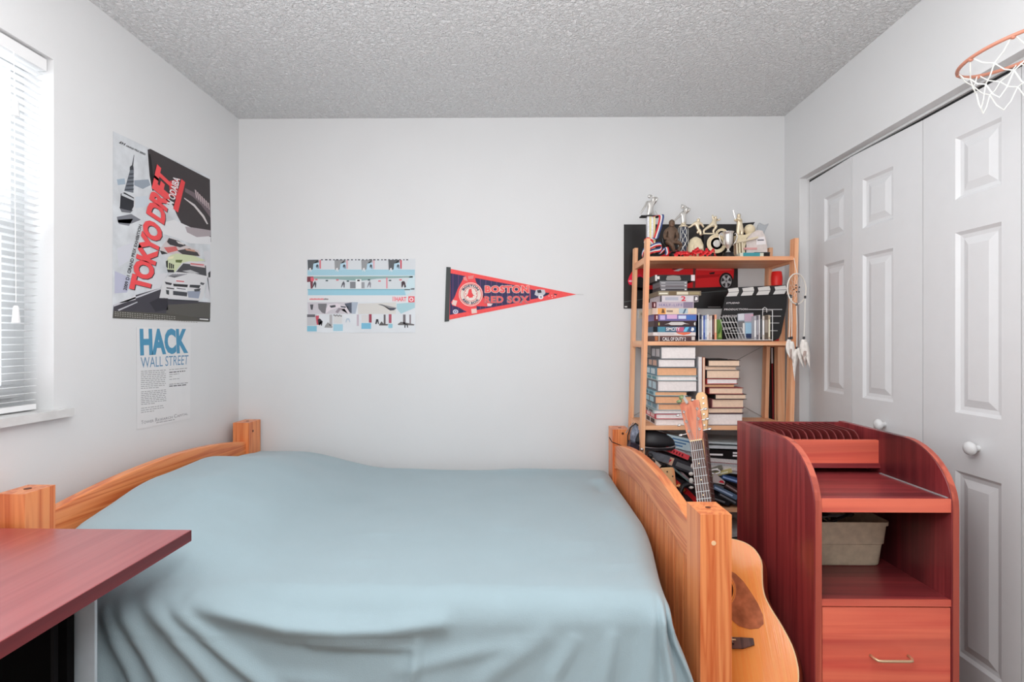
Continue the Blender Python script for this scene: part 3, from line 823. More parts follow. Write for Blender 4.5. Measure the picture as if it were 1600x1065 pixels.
# ------------------------------------------------------------------ game boxes in a tower
YG = 2.505
GS = [  # y top, y bottom, px left, px right, cover rgb, words
    (428.8, 438.2, 1023.7, 1086, (22, 22, 24), 'black game box with grey emblem'),
    (438.5, 442.5, 1031, 1074, (122, 122, 126), 'slim grey disc case, upper of three'),
    (442.8, 447.2, 1031, 1074, (110, 104, 108), 'slim grey disc case, middle of three'),
    (447.5, 453.2, 1031, 1074, (56, 52, 56), 'slim dark disc case, lowest of three'),
    (453.6, 460.4, 1028.6, 1095.5, (128, 112, 92), 'olive brown game box with white lettering'),
    (460.9, 470.4, 1031, 1091, (208, 200, 204), 'white game box with a red numeral'),
    (470.9, 480.2, 1018.5, 1084, (188, 172, 184), 'pale lilac game box with spaced letters'),
    (480.6, 489.8, 1019.5, 1088.5, (228, 204, 178), 'cream and orange game box'),
    (490.3, 500.0, 1022, 1088.5, (112, 104, 160), 'violet and blue game box'),
    (500.4, 509.0, 1022, 1088, (56, 36, 40), 'dark brown game box with ornate white title'),
    (509.4, 517.8, 1020.5, 1087.4, (58, 96, 124), 'teal game box with a cyan slash'),
    (518.2, 523.2, 1020.5, 1087, (222, 214, 212), 'thin white game box with an orange patch'),
    (523.6, 532.0, 1022, 1087, (74, 52, 56), 'brown war game box at the bottom')]
WT = M('ink_white', (226, 222, 224), .5); RT = M('ink_red', (206, 44, 64), .5); GT = M('ink_grey', (150, 150, 146), .5); BT = M('ink_black', (24, 24, 26), .5)
VT = M('ink_violet', (110, 104, 150), .5)
z_run = 1.2685
for i in range(len(GS) - 1, -1, -1):
    yt, yb, pl, pr, cc, words = GS[i]
    h = (yb - yt + .4) * YG / FPX; x0, x1 = X_(pl, YG), X_(pr, YG); z0, z1 = z_run, z_run + h - .0003
    d = .135 if i in (1, 2, 3) else .19
    t = thing('game_box', words + ' in the tower of games on the bookshelf', 'box', ((x0 + x1) / 2, YG, z0), group='tower of game boxes')
    bx('case', cov(cc), t, x0, YG, z0, x1, YG + d, z1, bevel=.0008, seg=1)
    W_ = x1 - x0; H_ = z1 - z0
    f = lambda u, v: Vector((x0 + W_ * u, YG, z0 + H_ * v))
    q = lambda a, b, c, e: [(a, c), (b, c), (b, e), (a, e)]
    P = []
    if i == 0: P = [(q(0, .045, .02, .98), (215, 215, 215)), (q(.9, .995, .02, .98), (222, 205, 208)), ([(.27, .25), (.3, .1), (.62, .1), (.65, .25), (.62, .8), (.45, .92), (.3, .8)], (140, 138, 134)), (q(.05, .11, .3, .75), (230, 225, 220))]
    if i in (1, 2, 3): P = [(q(.02, .98, .55, .9), (138, 136, 140)), (q(.9, .97, .2, .5), (215, 215, 215)), (q(.05, .2, .2, .45), (200, 200, 200))]
    if i == 4: P = [(q(.0, .24, .1, .9), (150, 142, 120)), (q(.02, .22, .3, .6), (228, 222, 206)), (q(.25, .42, .1, .9), (116, 98, 74)), (q(.43, .7, .2, .8), (216, 206, 184)), (q(.72, .96, .25, .75), (160, 146, 112))]
    if i == 5: P = [(q(0, .05, 0, 1), (84, 80, 86)), (q(.14, .48, .25, .75), (176, 176, 188)), (q(.88, .99, .05, .95), (96, 86, 90)), ([(.91, .3), (.95, .2), (.98, .4), (.97, .75), (.93, .8)], (236, 232, 232))]
    if i == 6: P = [(q(0, .11, 0, 1), (86, 26, 34)), (q(.05, .08, .2, .8), (224, 190, 190)), (q(.75, .98, .02, .98), (140, 126, 146))]
    if i == 7: P = [(q(0, .1, .05, .95), (214, 190, 178)), (q(.12, .3, 0, 1), (232, 166, 96)), ([(.2, .2), (.28, .2), (.26, .8), (.22, .9)], (120, 84, 56)), (q(.32, .46, .35, .65), (150, 128, 112)), (q(.6, .8, .1, .95), (176, 194, 204)), ([(.68, .1), (.72, .1), (.77, .9), (.73, .9)], (84, 108, 132)), (q(.86, .97, .2, .85), (224, 214, 188))]
    if i == 8: P = [(q(0, .1, 0, 1), (96, 34, 44)), (q(.05, .08, .25, .8), (230, 206, 206)), (q(.14, .26, .15, .85), (196, 178, 222)), (q(.3, .54, .3, .95), (214, 170, 206)), (q(.57, .75, .3, .8), (206, 214, 240)), (q(.76, .98, .15, .85), (78, 118, 190))]
    if i == 9: P = [([(.24, .35), (.34, .55), (.4, .8), (.68, .8), (.75, .55), (.84, .4), (.72, .45), (.66, .25), (.4, .25), (.34, .45)], (206, 200, 198)), (q(.1, .13, .2, .7), (190, 176, 100)), ([(.95, .2), (.98, .2), (.98, .85), (.94, .6)], (220, 220, 214))]
    if i == 10: P = [(q(0, .1, 0, 1), (22, 24, 28)), (q(.12, .28, .05, .95), (80, 140, 160)), (q(.55, .72, .1, .9), (196, 96, 130)), ([(.7, .1), (.78, .1), (.84, .9), (.76, .9)], (110, 190, 226)), (q(.85, .98, .05, .95), (52, 80, 134)), ([(.88, .3), (.92, .15), (.96, .4), (.95, .8), (.9, .85)], (226, 228, 232))]
    if i == 11: P = [([(.53, .98), (.9, .98), (.85, .5), (.72, .15), (.6, .5)], (226, 112, 84)), (q(.1, .5, .35, .65), (196, 186, 190))]
    if i == 12: P = [(q(.02, .09, .1, .9), (176, 112, 74)), (q(.11, .13, .05, .95), (210, 196, 180)), (q(.14, .9, .75, .98), (118, 84, 78)), (q(.9, .98, .2, .85), (206, 200, 196))]
    art('printed_spine', t, f, P, (0, -1, 0))
    tx = {5: ('2', .55, .67, .12, .9, RT, .02), 6: ('HALF-LIFE', .17, .73, .3, .7, VT, .0), 10: ('SIMCITY', .3, .62, .25, .85, WT, .02), 12: ('CALL OF DUTY 2', .2, .76, .12, .74, WT, .02)}
    if i in tx:
        s, a, b, c, e, mt, bo = tx[i]
        lettering('lettering', t, s, [f(a, c), f(b, c), f(b, e), f(a, e)], mt, (0, -1, 0), lift=.0022, bold=bo, space=1.25 if i == 6 else 1)
    z_run += h
# ------------------------------------------------------------------ wire rack with discs
CHR = M('white_wire', (214, 214, 214), .35, .2)
YR = 2.49
x0, x1 = X_(1092, YR), X_(1207, YR); zb_ = 1.2688
rack = thing('wire_rack', 'white wire rack of upright disc cases on the bookshelf', 'rack', ((x0 + x1) / 2, YR, zb_))
m = MB()
xs = X_(1127, YR), X_(1154, YR)
for y in (YR, YR + .10):
    m.tube([(x0, y, zb_ + .006), (x1, y, zb_ + .006)], .0018, 6)
for x in (x0, x1):
    m.tube([(x, YR, zb_), (x, YR, zat(485 if x == x1 else 489, YR)), (x, YR + .10, zat(485 if x == x1 else 489, YR)), (x, YR + .1, zb_)], .0018, 6)
nw = 15
for k in range(nw):
    x = x0 + (x1 - x0) * (k + .5) / nw
    m.tube([(x, YR, zb_ + .004), (x, YR + .1, zb_ + .004)], .0012, 5)
m.build('rack_frame', CHR, rack)
m = MB()   # sloping divider grid between the two groups of discs
TL, TR, BL_, BR = at(1124, 495, YR + .05), at(1152, 495, YR + .05), at(1121, 529, YR + .02), at(1166, 529, YR + .02)
TR = at(1152, 495, YR + .05)
for k in range(7):
    t = k / 6; m.tube([TL.lerp(TR, t), at(1136, 529, YR + .02).lerp(BR, t)], .0010, 5)
for k in range(5):
    t = k / 4; m.tube([TL.lerp(at(1136, 529, YR + .02), t), TR.lerp(BR, t)], .0010, 5)
m.build('divider_grid', CHR, rack)
m = MB(); p = at(1195, 484, YR + .03); m.tube([p + Vector((-.009, 0, -.012)), p + Vector((-.009, 0, .006)), p + Vector((0, 0, .012)), p + Vector((.009, 0, .006)), p + Vector((.009, 0, -.012))], .0018, 6)
m.build('rack_loop', CHR, rack)
discs = [(1093.2, 1096.2, (26, 34, 58), 'navy'), (1096.6, 1098.8, (206, 208, 214), 'silver'), (1099.2, 1101.4, (62, 84, 150), 'blue'), (1101.8, 1104.2, (150, 164, 196), 'pale blue'),
         (1104.6, 1107.6, (222, 214, 212), 'white'), (1108, 1110, (196, 178, 172), 'pinkish grey'), (1110.4, 1112.6, (214, 200, 190), 'beige'), (1113.2, 1116, (54, 26, 26), 'dark maroon'), (1116.6, 1119.6, (236, 160, 126), 'orange'),
         (1178.5, 1181.6, (176, 176, 182), 'silver grey'), (1182, 1185.2, (108, 104, 112), 'dark grey'), (1185.6, 1187.6, (206, 200, 200), 'light grey'), (1188.2, 1190.8, (30, 32, 36), 'black'),
         (1191.2, 1194.4, (206, 198, 190), 'ivory'), (1195, 1200, (96, 84, 72), 'brown camouflage'), (1200.6, 1203.4, (190, 172, 150), 'tan')]
for k, (a, b, cc, w_) in enumerate(discs):
    xa, xb = X_(a, YR + .004), X_(b, YR + .004)
    zt_ = zat(491.5 + (k * 3 % 4) * .7, YR)
    side = 'left' if k < 9 else 'right'
    t = thing('disc_case', '%s disc case standing in the %s part of the wire rack' % (w_, side), 'disc case', ((xa + xb) / 2, YR, zb_ + .008), group='disc cases in the wire rack')
    bx('case', cov(cc), t, xa, YR + .004, zb_ + .008, xb, YR + .13, zt_, bevel=.0006, seg=1)
    bx('spine_label', cov((min(255, cc[0] + 60), min(255, cc[1] + 60), min(255, cc[2] + 60))), t, xa + .001, YR + .0032, zb_ + .02 + (k % 3) * .01, xb - .001, YR + .0041, zt_ - .02)
# a few cases turned with their printed front to the room
YQ = YR + .035
t = thing('disc_case', 'disc case with pale blue printed cover facing out of the wire rack', 'disc case', at(1165, 531, YQ), group='disc cases in the wire rack')
A, B, Cc, D = at(1154, 529, YQ), at(1177, 529, YQ), at(1177, 488.5, YQ), at(1153, 490, YQ)
m = MB(); m.prism([A, B, Cc, D], (0, .010, 0)); m.build('case', cov((150, 160, 172)), t)
fq = lambda u, v: (A * (1 - u) + B * u) * (1 - v) + (D * (1 - u) + Cc * u) * v
q = lambda a, b, c, e: [(a, c), (b, c), (b, e), (a, e)]
art('printed_cover', t, fq, [(q(.0, .4, .74, 1), (206, 208, 214), 0), (q(.43, .95, .68, .98), (186, 160, 176), 0), (q(.0, .42, .0, .7), (112, 110, 112), 0), (q(.48, .92, .1, .62), (150, 186, 208), 0), (q(.5, .9, .02, .2), (44, 56, 90), 1), (q(.88, 1, .05, .95), (206, 158, 172), 1), (q(.3, .42, .2, .62), (216, 214, 210), 1)], (0, -1, 0))
# small green plant-like card behind the rack
t = thing('picture_card', 'green printed card leaning behind the wire rack grid', 'card', at(1123, 531, YR + .09))
A, B, Cc, D = at(1120, 530, YR + .09), at(1128, 530, YR + .09), at(1128, 499, YR + .09), at(1120, 499, YR + .09)
m = MB(); m.prism([A, B, Cc, D], (0, .003, 0)); m.build('card', cov((110, 150, 70)), t)
fq2 = lambda u, v: (A * (1 - u) + B * u) * (1 - v) + (D * (1 - u) + Cc * u) * v
art('printed_cover', t, fq2, [([(.1, .3), (.5, .5), (.9, .9), (.6, .3)], (70, 120, 50)), ([(.3, .1), (.9, .1), (.7, .4)], (170, 190, 110))], (0, -1, 0))

# ------------------------------------------------------------------ clapperboard and red jar
YC = 2.655
t = thing('clapperboard', 'black film clapperboard with white chevrons and lettering behind the disc rack', 'clapperboard', at(1170, 532.4, YC))
zc_ = 1.2688
def cl(px, py, dy=0): return at(px, py, YC + dy)
m = MB()
out = [cl(1116, 531.8), cl(1126, 497), cl(1133.4, 462), cl(1231, 459.5), cl(1229, 480), cl(1221, 520), cl(1217, 529), cl(1210, 531.8)]
m.prism(out, (0, .008, 0)); CLB = M('slate_black', (34, 34, 36), .35, var=.05)
m.build('slate', CLB, t, bevel=.001, seg=1)
m = MB(); st = [cl(1134.5, 463), cl(1138, 456.5), cl(1136.5, 449.5), cl(1228, 445), cl(1231, 452), cl(1227.5, 459.8)]
m.prism([p + Vector((0, -.006, 0)) for p in st], (0, .014, 0)); m.build('clap_stick', CLB, t, bevel=.0006, seg=1)
c4 = lambda x, y: cl(1085 + x / 10.65, 440 + y / 10.65, -.0062)
white = []
for (a, b) in ((555, 738), (795, 992), (1052, 1262), (1332, 1532)):
    tilt = -.045
    def yy_(x, y): return y + (x - 555) * tilt
    k1, k2 = 10, -40
    white.append(([(a, yy_(a, 118)), (b - 12, yy_(b - 12, 104)), (b + 4, yy_(b, 160)), (b - 4, yy_(b, 172)), (a + 16, yy_(a, 172))], (226, 226, 224), 0))
    white.append(([(a + 14, yy_(a, 178)), (b + 2, yy_(b, 178)), (b - 34, yy_(b, 245)), (a - 26, yy_(a, 245))], (222, 222, 220), 0))
art('chevrons', t, c4, white, (0, -1, 0))
cL = lambda x, y: cl(1085 + x / 10.65, 440 + y / 10.65, -.0004)
art('form_lines', t, cL, [([(x0_, y0_), (x1_, y0_), (x1_, y0_ + 12), (x0_, y0_ + 12)], (200, 200, 200), 0) for (x0_, x1_, y0_) in ((890, 1460, 455), (720, 1440, 566), (720, 1412, 680), (610, 1385, 808))], (0, -1, 0))
for (s, xa, xb, ya, yb) in (('STUDIO', 528, 748, 368, 342), ('PRODUCTION', 492, 886, 475, 446), ('DIRECTOR', 468, 720, 582, 556), ('CAMERA', 440, 700, 688, 664), ('DATE', 470, 606, 800, 772)):
    lettering('lettering', t, s, [cL(xa, ya), cL(xb, ya - 4), cL(xb, yb - 4), cL(xa, yb)], WT, (0, -1, 0), bold=.02, shear=.2, space=1.1)
REDP = M('red_plastic', (226, 40, 36), .4)
p = at(1213.5, 532.4, 2.705)
rz0 = 1.2688
m = MB(); r_ = .0255; ztop_ = zat(424.5, 2.70)
m.lathe((p.x, 2.705, rz0), [(r_ * .42, 0), (r_ * .40, .02), (r_ * .36, .2), (r_ * .9, ztop_ - rz0 - .085), (r_ * .97, ztop_ - rz0 - .075), (r_ * 1.02, ztop_ - rz0 - .06), (r_ * 1.05, ztop_ - rz0 - .03), (r_ * .92, ztop_ - rz0 - .004), (r_ * .8, ztop_ - rz0)], 24)
tag(m.build('red_vase', REDP, None, smooth=.7), 'red plastic vase on a slim foot standing behind the clapperboard', 'vase')
# small white card left of the stack
# ------------------------------------------------------------------ sticks in the corner
STB = M('black_lacquer', (26, 20, 22), .35); STR = M('maroon_tape', (150, 40, 44), .5)
t = thing('hockey_stick', 'black stick with red and white stripe standing in the corner behind the bookshelf', 'stick', (1.30, 2.77, 0))
m = MB(); a, b = at(1204.5, 543, 2.775), at(1206, 680, 2.775); d_ = (b - a) / (a.z - b.z)
top = a + d_ * (a.z - 1.258); bot = a + d_ * a.z
def stick(m, top, bot, w, dp): 
    m.prism([top + Vector((-w, 0, 0)), top + Vector((w, 0, 0)), bot + Vector((w, 0, 0)), bot + Vector((-w, 0, 0))], (0, dp, 0))
stick(m, top + Vector((0, -.008, .12)), bot + Vector((0, -.008, 0)), .0115, .018); m.build('shaft', STB, t)
m = MB(); stick(m, top + Vector((.001, -.0095, -.006)), bot + Vector((.001, -.0095, .5)), .003, .001); m.build('stripe', STR, t)
m = MB(); stick(m, a + Vector((.001, -.0105, .0)), a + d_ * .08 + Vector((.001, -.0105, 0)), .004, .001); m.build('stripe', WT, t)
t = thing('wooden_rod', 'thin reddish wooden rod standing right of the black stick', 'rod', (1.33, 2.77, 0))
m = MB(); a = at(1212, 560, 2.77); m.tube([(a.x, 2.772, 1.40), (a.x, 2.772, 0)], .009, 10); m.build('rod', SHW['Z'], t, smooth=.8)
t = thing('wooden_plank', 'pale wooden plank leaning upright in the room corner', 'plank', (1.33, 2.72, 0))
a = X_(1215.5, 2.70), X_(1226.5, 2.70)
m = MB(); m.box(a[0], 2.70, 0, a[1], 2.722, 1.47); m.build('board', SHW['Z'], t, bevel=.001)

# ------------------------------------------------------------------ dream catcher
YD = 2.445
dc = thing('dream_catcher', 'white dream catcher with beads and feathers hanging from the right post of the bookshelf', 'dream catcher', at(1245, 403, YD))
LTH = M('white_leather', (226, 222, 214), .6); FE = M('white_feather', (224, 218, 212), .8, var=.12, scale=60); FEB = M('brown_feather', (176, 156, 148), .8, var=.3, scale=70); BEAD = M('black_bead', (34, 34, 40), .3)
c0 = at(1245, 451, YD); rr = .0685
ang = math.radians(30)
e1 = Vector((math.cos(ang), math.sin(ang), 0)); e2 = Vector((0, 0, 1))
rp = lambda a, r=rr: c0 + e1 * (r * math.cos(a)) + e2 * (r * math.sin(a))
m = MB(); m.tube([rp(2 * PI * k / 36) for k in range(36)], .0028, 8, closed=True); m.build('hoop', LTH, dc, smooth=True)
m = MB()
for L_ in range(3):
    r1, r2 = rr * (1 - .27 * L_), rr * (1 - .27 * (L_ + 1))
    for k in range(12):
        m.tube([rp(2 * PI * (k + .5 * L_) / 12, r1), rp(2 * PI * (k + .5 + .5 * L_) / 12, r2), rp(2 * PI * (k + 1 + .5 * L_) / 12, r1)], .0005, 4)
m.build('web', LTH, dc)
m = MB()
for (a, r) in ((.4, .3), (1.9, .25), (3.3, .3), (4.6, .2), (5.6, .3), (2.6, .1)): m.ball(rp(a, rr * r), .0035, u=8, v=6)
m.build('web_beads', BEAD, dc)
m = MB(); m.tube([c0 + Vector((0, 0, rr)), at(1243, 417, YD), at(1240.5, 403, 2.4675)], .0014, 6); m.build('hanging_cord', LTH, dc)
def feather(p, L_, w, mat, tw, lean):
    N = 9; rows = []
    for k in range(N + 1):
        t_ = k / N; ww = w * math.sin(PI * min(1, .12 + .95 * t_)) ** .7 * (1 - .5 * t_ ** 3) + .0006
        c_ = p + Vector((lean * t_ * L_, .004 * math.sin(t_ * 3), -L_ * t_))
        e = Vector((math.cos(tw), math.sin(tw), 0)); rows.append([c_ - e * ww, c_ + Vector((0, -.002, 0)), c_ + e * ww])
    m = MB(); m.grid(rows); o = m.build('feather', mat, dc, smooth=True)
    s_ = o.modifiers.new('thick', 'SOLIDIFY'); s_.thickness = .0012
for (tx_, ty, bx__, by, n) in ((1234.5, 462, 1233, 529, 0), (1236.5, 463, 1237, 528, 0), (1244.5, 475, 1245, 544, 1), (1258, 464, 1256, 528, 2)):
    a, b = at(tx_, ty, YD), at(bx__, by, YD); m = MB()
    m.tube([a, (a + b) / 2 + Vector((.002, 0, 0)), b], .0018, 6); m.build('strand', LTH, dc)
    m = MB(); m.cyl(a + Vector((0, 0, .006)), a - Vector((0, 0, .006)), .0045, n=10); m.cyl(b + Vector((0, 0, .007)), b - Vector((0, 0, .005)), .0052, n=10)
    m.build('beads', BEAD, dc, smooth=.8)
for (fx, fy, L_, w_, mt, tw, ln) in ((1233, 530, .085, .016, FE, .2, .03), (1237, 533, .10, .012, FE, -.3, .08), (1245, 545, .115, .013, FE, .1, -.10), (1248, 543, .09, .015, FE, .5, .25),
                                  (1256, 530, .10, .017, FE, -.1, .06), (1258, 548, .075, .011, FEB, .2, .04), (1260, 534, .12, .012, FE, .1, .14), (1243, 550, .13, .008, FE, 0, -.03), (1236, 545, .06, .009, FEB, .3, .15)):
    feather(at(fx, fy, YD - .004), L_, w_, mt, tw, ln)

# ------------------------------------------------------------------ black cord round the bed post
cordp = [at(952, 683, 2.64), at(956, 690, 2.655), at(966, 694, 2.655), at(976, 698, 2.655), at(985, 702, 2.60), at(995, 707, 2.54), (.585, 2.46, .775), (.60, 2.44, .74)]
m = MB(); m.tube(cordp, .0022, 6)
tag(m.build('loose_cable', CABL, None, smooth=True), 'thin black cord looped round the back post of the bed footboard', 'cord')
# ------------------------------------------------------------------ trophies on top of the bookshelf
SIL = M('trophy_silver', (212, 210, 206), .28, .75, k=1.1); CHAMP = M('trophy_champagne', (222, 208, 182), .35, .55, k=1.1)
STONE = M('trophy_ivory', (214, 200, 170), .55, var=.12, scale=60); BASEB = M('trophy_black', (22, 20, 22), .3); BRZ = M('dark_bronze', (96, 76, 62), .5, .2, var=.3, scale=60)
TZ = 1.6588
YT = 2.60
cA = lambda x, y, d=0: at(990 + x / 9.264, 290 + y / 9.264, YT + d)
cB = lambda x, y, d=0: at(1090 + x / 11.2, 310 + y / 11.2, YT + d)
# 1 tall column trophy
t = thing('trophy', 'tallest trophy with glittering column and silver figure at the left end of the shelf top', 'trophy', (cA(245, 0).x, YT, TZ), group='trophies on top of the bookshelf')
xc = cA(247, 0).x
bx('base', BASEB, t, xc - .035, YT - .025, TZ, xc + .035, YT + .025, TZ + .03, bevel=.002)
zt_ = cA(0, 455).z
STR1 = [M('glitter_silver', (206, 206, 210), .3, .6, var=.3, scale=300), M('column_gold', (208, 196, 150), .3, .5)]
for k, dx in enumerate((-.0145, -.0045, .0045, .0145)):
    bx('column_strip', STR1[k % 2], t, xc + dx - .0046, YT - .014, TZ + .03, xc + dx + .0046, YT + .014, zt_)
bx('plate', BASEB, t, cA(95, 0).x, YT - .02, zt_, cA(365, 0).x, YT + .02, zt_ + .005)
J = [cA(240, 375), cA(245, 310), cA(255, 255), cA(275, 225), cA(285, 205), cA(205, 240), cA(155, 315, -.015), cA(100, 400, -.02), cA(295, 255), cA(325, 215, -.02), cA(350, 170, -.02), cA(215, 410, -.005), cA(200, 450), cA(275, 405, .01), cA(290, 450)]
figure('figure', t, J, [(0, 1), (1, 2), (2, 3), (3, 4), (2, 5), (5, 6), (6, 7), (2, 8), (8, 9), (9, 10), (0, 11), (11, 12), (0, 13), (13, 14)], SIL, [.011, .012, .011, .008, .0125, .008, .006, .004, .007, .006, .0045, .0085, .006, .0085, .006], head=(cA(286, 203), .0125))
m = MB(); m.ball(cA(228, 155), .009); m.tube([cA(250, 135), cA(300, 165), cA(345, 175)], .003, 6); m.build('raised_disc', SIL, t, smooth=True)
m = MB(); m.tube([cA(320, 360, .01), cA(350, 415, .01)], .003, 6); m.build('stick', SIL, t)
# ribbons
def ribbon_mat(): pass
RR_, RW, RB = M('ribbon_red', (214, 48, 52), .6), M('ribbon_white', (226, 224, 224), .6), M('ribbon_blue', (58, 76, 130), .6)
def ribbon(label, path, width, cols, group, wdir):
    """a striped band along a path: one strip of cloth per colour"""
    pts = [Vector(p) for p in path]
    # smooth it
    Q = []
    for i in range(len(pts) - 1):
        p0, p1, p2, p3 = pts[max(0, i - 1)], pts[i], pts[i + 1], pts[min(len(pts) - 1, i + 2)]
        for k in range(6):
            s = k / 6; Q.append(.5 * ((2 * p1) + (p2 - p0) * s + (2 * p0 - 5 * p1 + 4 * p2 - p3) * s * s + (3 * p1 - p0 - 3 * p2 + p3) * s ** 3))
    Q.append(pts[-1]); wdir = Vector(wdir).normalized()
    m = MB(); n = len(cols)
    for j in range(n):
        m.mi = j
        rows = [[q + wdir * width * (j / n - .5), q + wdir * width * ((j + 1) / n - .5)] for q in Q]; m.grid(rows)
    o = m.build('ribbon', cols, None, smooth=True)
    s_ = o.modifiers.new('thick', 'SOLIDIFY'); s_.thickness = .001
    return tag(o, label, 'ribbon', group)
ribbon('red white and blue medal ribbon hanging over the tallest trophy', [cA(300, 445, -.02), cA(400, 425, -.02), cA(385, 560, -.025), cA(345, 690, -.03), cA(310, 775, -.035), cA(250, 760, -.04)], .028, [RR_, RW, RB], 'medal ribbons', (1, .3, .25))
ribbon('striped medal ribbon lying in a loop at the left end of the shelf top', [cA(120, 1010, -.06), cA(150, 930, -.065), cA(240, 890, -.065), cA(330, 850, -.06), cA(400, 850, -.055), cA(390, 920, -.06), cA(300, 940, -.062), cA(220, 965, -.066)], .024, [RR_, RW, RB], 'medal ribbons', (0, .6, 1))
ribbon('striped ribbon end folded beside the bronze figurine', [cA(380, 985, -.05), cA(430, 930, -.05), cA(470, 890, -.05), cA(490, 960, -.05), cA(480, 1000, -.05)], .022, [RB, RW, RR_], 'medal ribbons', (1, .3, .3))
ribbon('red ribbon curled behind the left front post', [cA(150, 800, -.03), cA(215, 770, -.04), cA(285, 830, -.045), cA(270, 890, -.05), cA(230, 880, -.05)], .02, [RW, RR_, RR_], 'medal ribbons', (.2, .4, 1))
# bronze seated figurine
t = thing('figurine', 'dark bronze seated figurine between the trophies', 'figurine', (cA(560, 0).x, YT - .02, TZ))
J = [cA(530, 850, -.02), cA(535, 720, -.02), cA(545, 630, -.02), cA(552, 580, -.025), cA(553, 545, -.03), cA(465, 660, -.02), cA(450, 760, -.03), cA(520, 780, -.05), cA(610, 650, -.02), cA(640, 740, -.03), cA(600, 800, -.05), cA(610, 800, -.04), cA(690, 850, -.03), cA(640, 960, -.02), cA(490, 800, -.05), cA(560, 860, -.06), cA(590, 960, -.05)]
figure('figure', t, J, [(0, 1), (1, 2), (2, 3), (3, 4), (2, 5), (5, 6), (6, 7), (2, 8), (8, 9), (9, 10), (0, 11), (11, 12), (12, 13), (0, 14), (14, 15), (15, 16)], BRZ, [.022, .020, .017, .008, .0125, .011, .009, .007, .011, .009, .007, .012, .010, .007, .012, .010, .007], head=(cA(553, 545, -.03), .0165))
m = MB(); m.ball((cA(600, 0).x, YT - .02, TZ + .022), .032, (1.1, .8, .68)); m.build('base', BASEB, t, smooth=True)
m = MB(); m.tube([cA(420, 760, .0), cA(430, 830, 0), cA(470, 870, 0), cA(520, 870, 0)], .006, 8); m.build('backrest', BASEB, t)
# 2 trophy on glass column
t = thing('trophy', 'trophy with clear wired column and silver figure behind the bronze figurine', 'trophy', (cA(720, 0).x, YT + .03, TZ), group='trophies on top of the bookshelf')
xc = cA(718, 0, .03).x; y_ = YT + .03; zt_ = cA(0, 600, .03).z
bx('base', BASEB, t, xc - .03, y_ - .022, TZ, xc + .03, y_ + .022, TZ + .025, bevel=.002)
m = MB(); 
for (dx, dy) in ((-.019, -.014), (.019, -.014), (-.019, .014), (.019, .014)): m.cyl((xc + dx, y_ + dy, TZ + .025), (xc + dx, y_ + dy, zt_), .0016, n=6)
m.build('column_rod', SIL, t)
bx('column_core', M('smoked_column', (52, 58, 76), .25, var=.3, scale=80), t, xc - .014, y_ - .010, TZ + .025, xc + .014, y_ + .010, zt_)
m = MB()
for k in range(3): m.tube([(xc + .013 * math.sin(j * .9 + k * 2), y_ - .014 + .002 * math.cos(j), TZ + .03 + (zt_ - TZ - .03) * j / 8) for j in range(9)], .0014, 5)
m.build('silver_ribbon', SIL, t)
m = MB(); m.lathe((xc, y_, zt_), [(.022, 0), (.022, .003), (.012, .010), (.010, .02)], 16); m.build('capital', CHAMP, t, smooth=.7)
J = [cA(722, 500, .03), cA(715, 440, .03), cA(725, 385, .03), cA(745, 360, .03), cA(760, 345, .02), cA(680, 415, .03), cA(640, 460, .02), cA(580, 515, .01), cA(770, 380, .03), cA(800, 360, .02), cA(825, 325, .02), cA(712, 540, .03), cA(708, 585, .03), cA(750, 520, .035), cA(735, 585, .035), cA(700, 320, .02)]
figure('figure', t, J, [(0, 1), (1, 2), (2, 3), (3, 4), (2, 5), (5, 6), (6, 7), (2, 8), (8, 9), (9, 10), (0, 11), (11, 12), (0, 13), (13, 14)], SIL, [.011, .012, .011, .008, .0125, .008, .006, .004, .007, .006, .0045, .0085, .006, .0085, .006, .007], head=(cA(762, 350, .02), .012))
m = MB(); m.ball(cA(712, 300, .02), .009); m.tube([cA(690, 275, .02), cA(745, 290, .02), cA(800, 330, .02)], .0025, 6); m.build('racket', SIL, t, smooth=True)
# 3 gymnast on a round stone
t = thing('trophy', 'champagne coloured figure with spread arms on a rounded ivory stone', 'trophy', (cA(910, 0).x, YT, TZ), group='trophies on top of the bookshelf')
m = MB(); c_ = cA(908, 860); m.lathe((c_.x, YT + .012, TZ), [(.036, 0), (.040, .035), (.037, .075), (.026, .102), (.008, .114)], 18); m.build('stone', STONE, t, smooth=True)
bx('label_plate', CHAMP, t, c_.x - .02, YT - .031, TZ + .05, c_.x + .02, YT - .024, TZ + .066)
J = [cA(915, 610), cA(915, 570), cA(920, 535), cA(935, 515), cA(937, 500), cA(880, 545), cA(830, 590), cA(790, 605), cA(975, 545), cA(1000, 580), cA(1015, 605), cA(950, 650), cA(915, 690), cA(965, 660), cA(970, 720)]
figure('figure', t, J, [(0, 1), (1, 2), (2, 3), (3, 4), (2, 5), (5, 6), (6, 7), (2, 8), (8, 9), (9, 10), (0, 11), (11, 12), (0, 13), (13, 14)], CHAMP, [.009, .010, .009, .006, .009, .007, .005, .004, .007, .005, .004, .008, .006, .008, .006], head=(cA(937, 503), .0095))
m = MB(); m.tube([cA(945, 500), cA(930, 470)], .002, 5); m.tube([cA(950, 500), cA(960, 465)], .002, 5); m.build('crest', SIL, t)
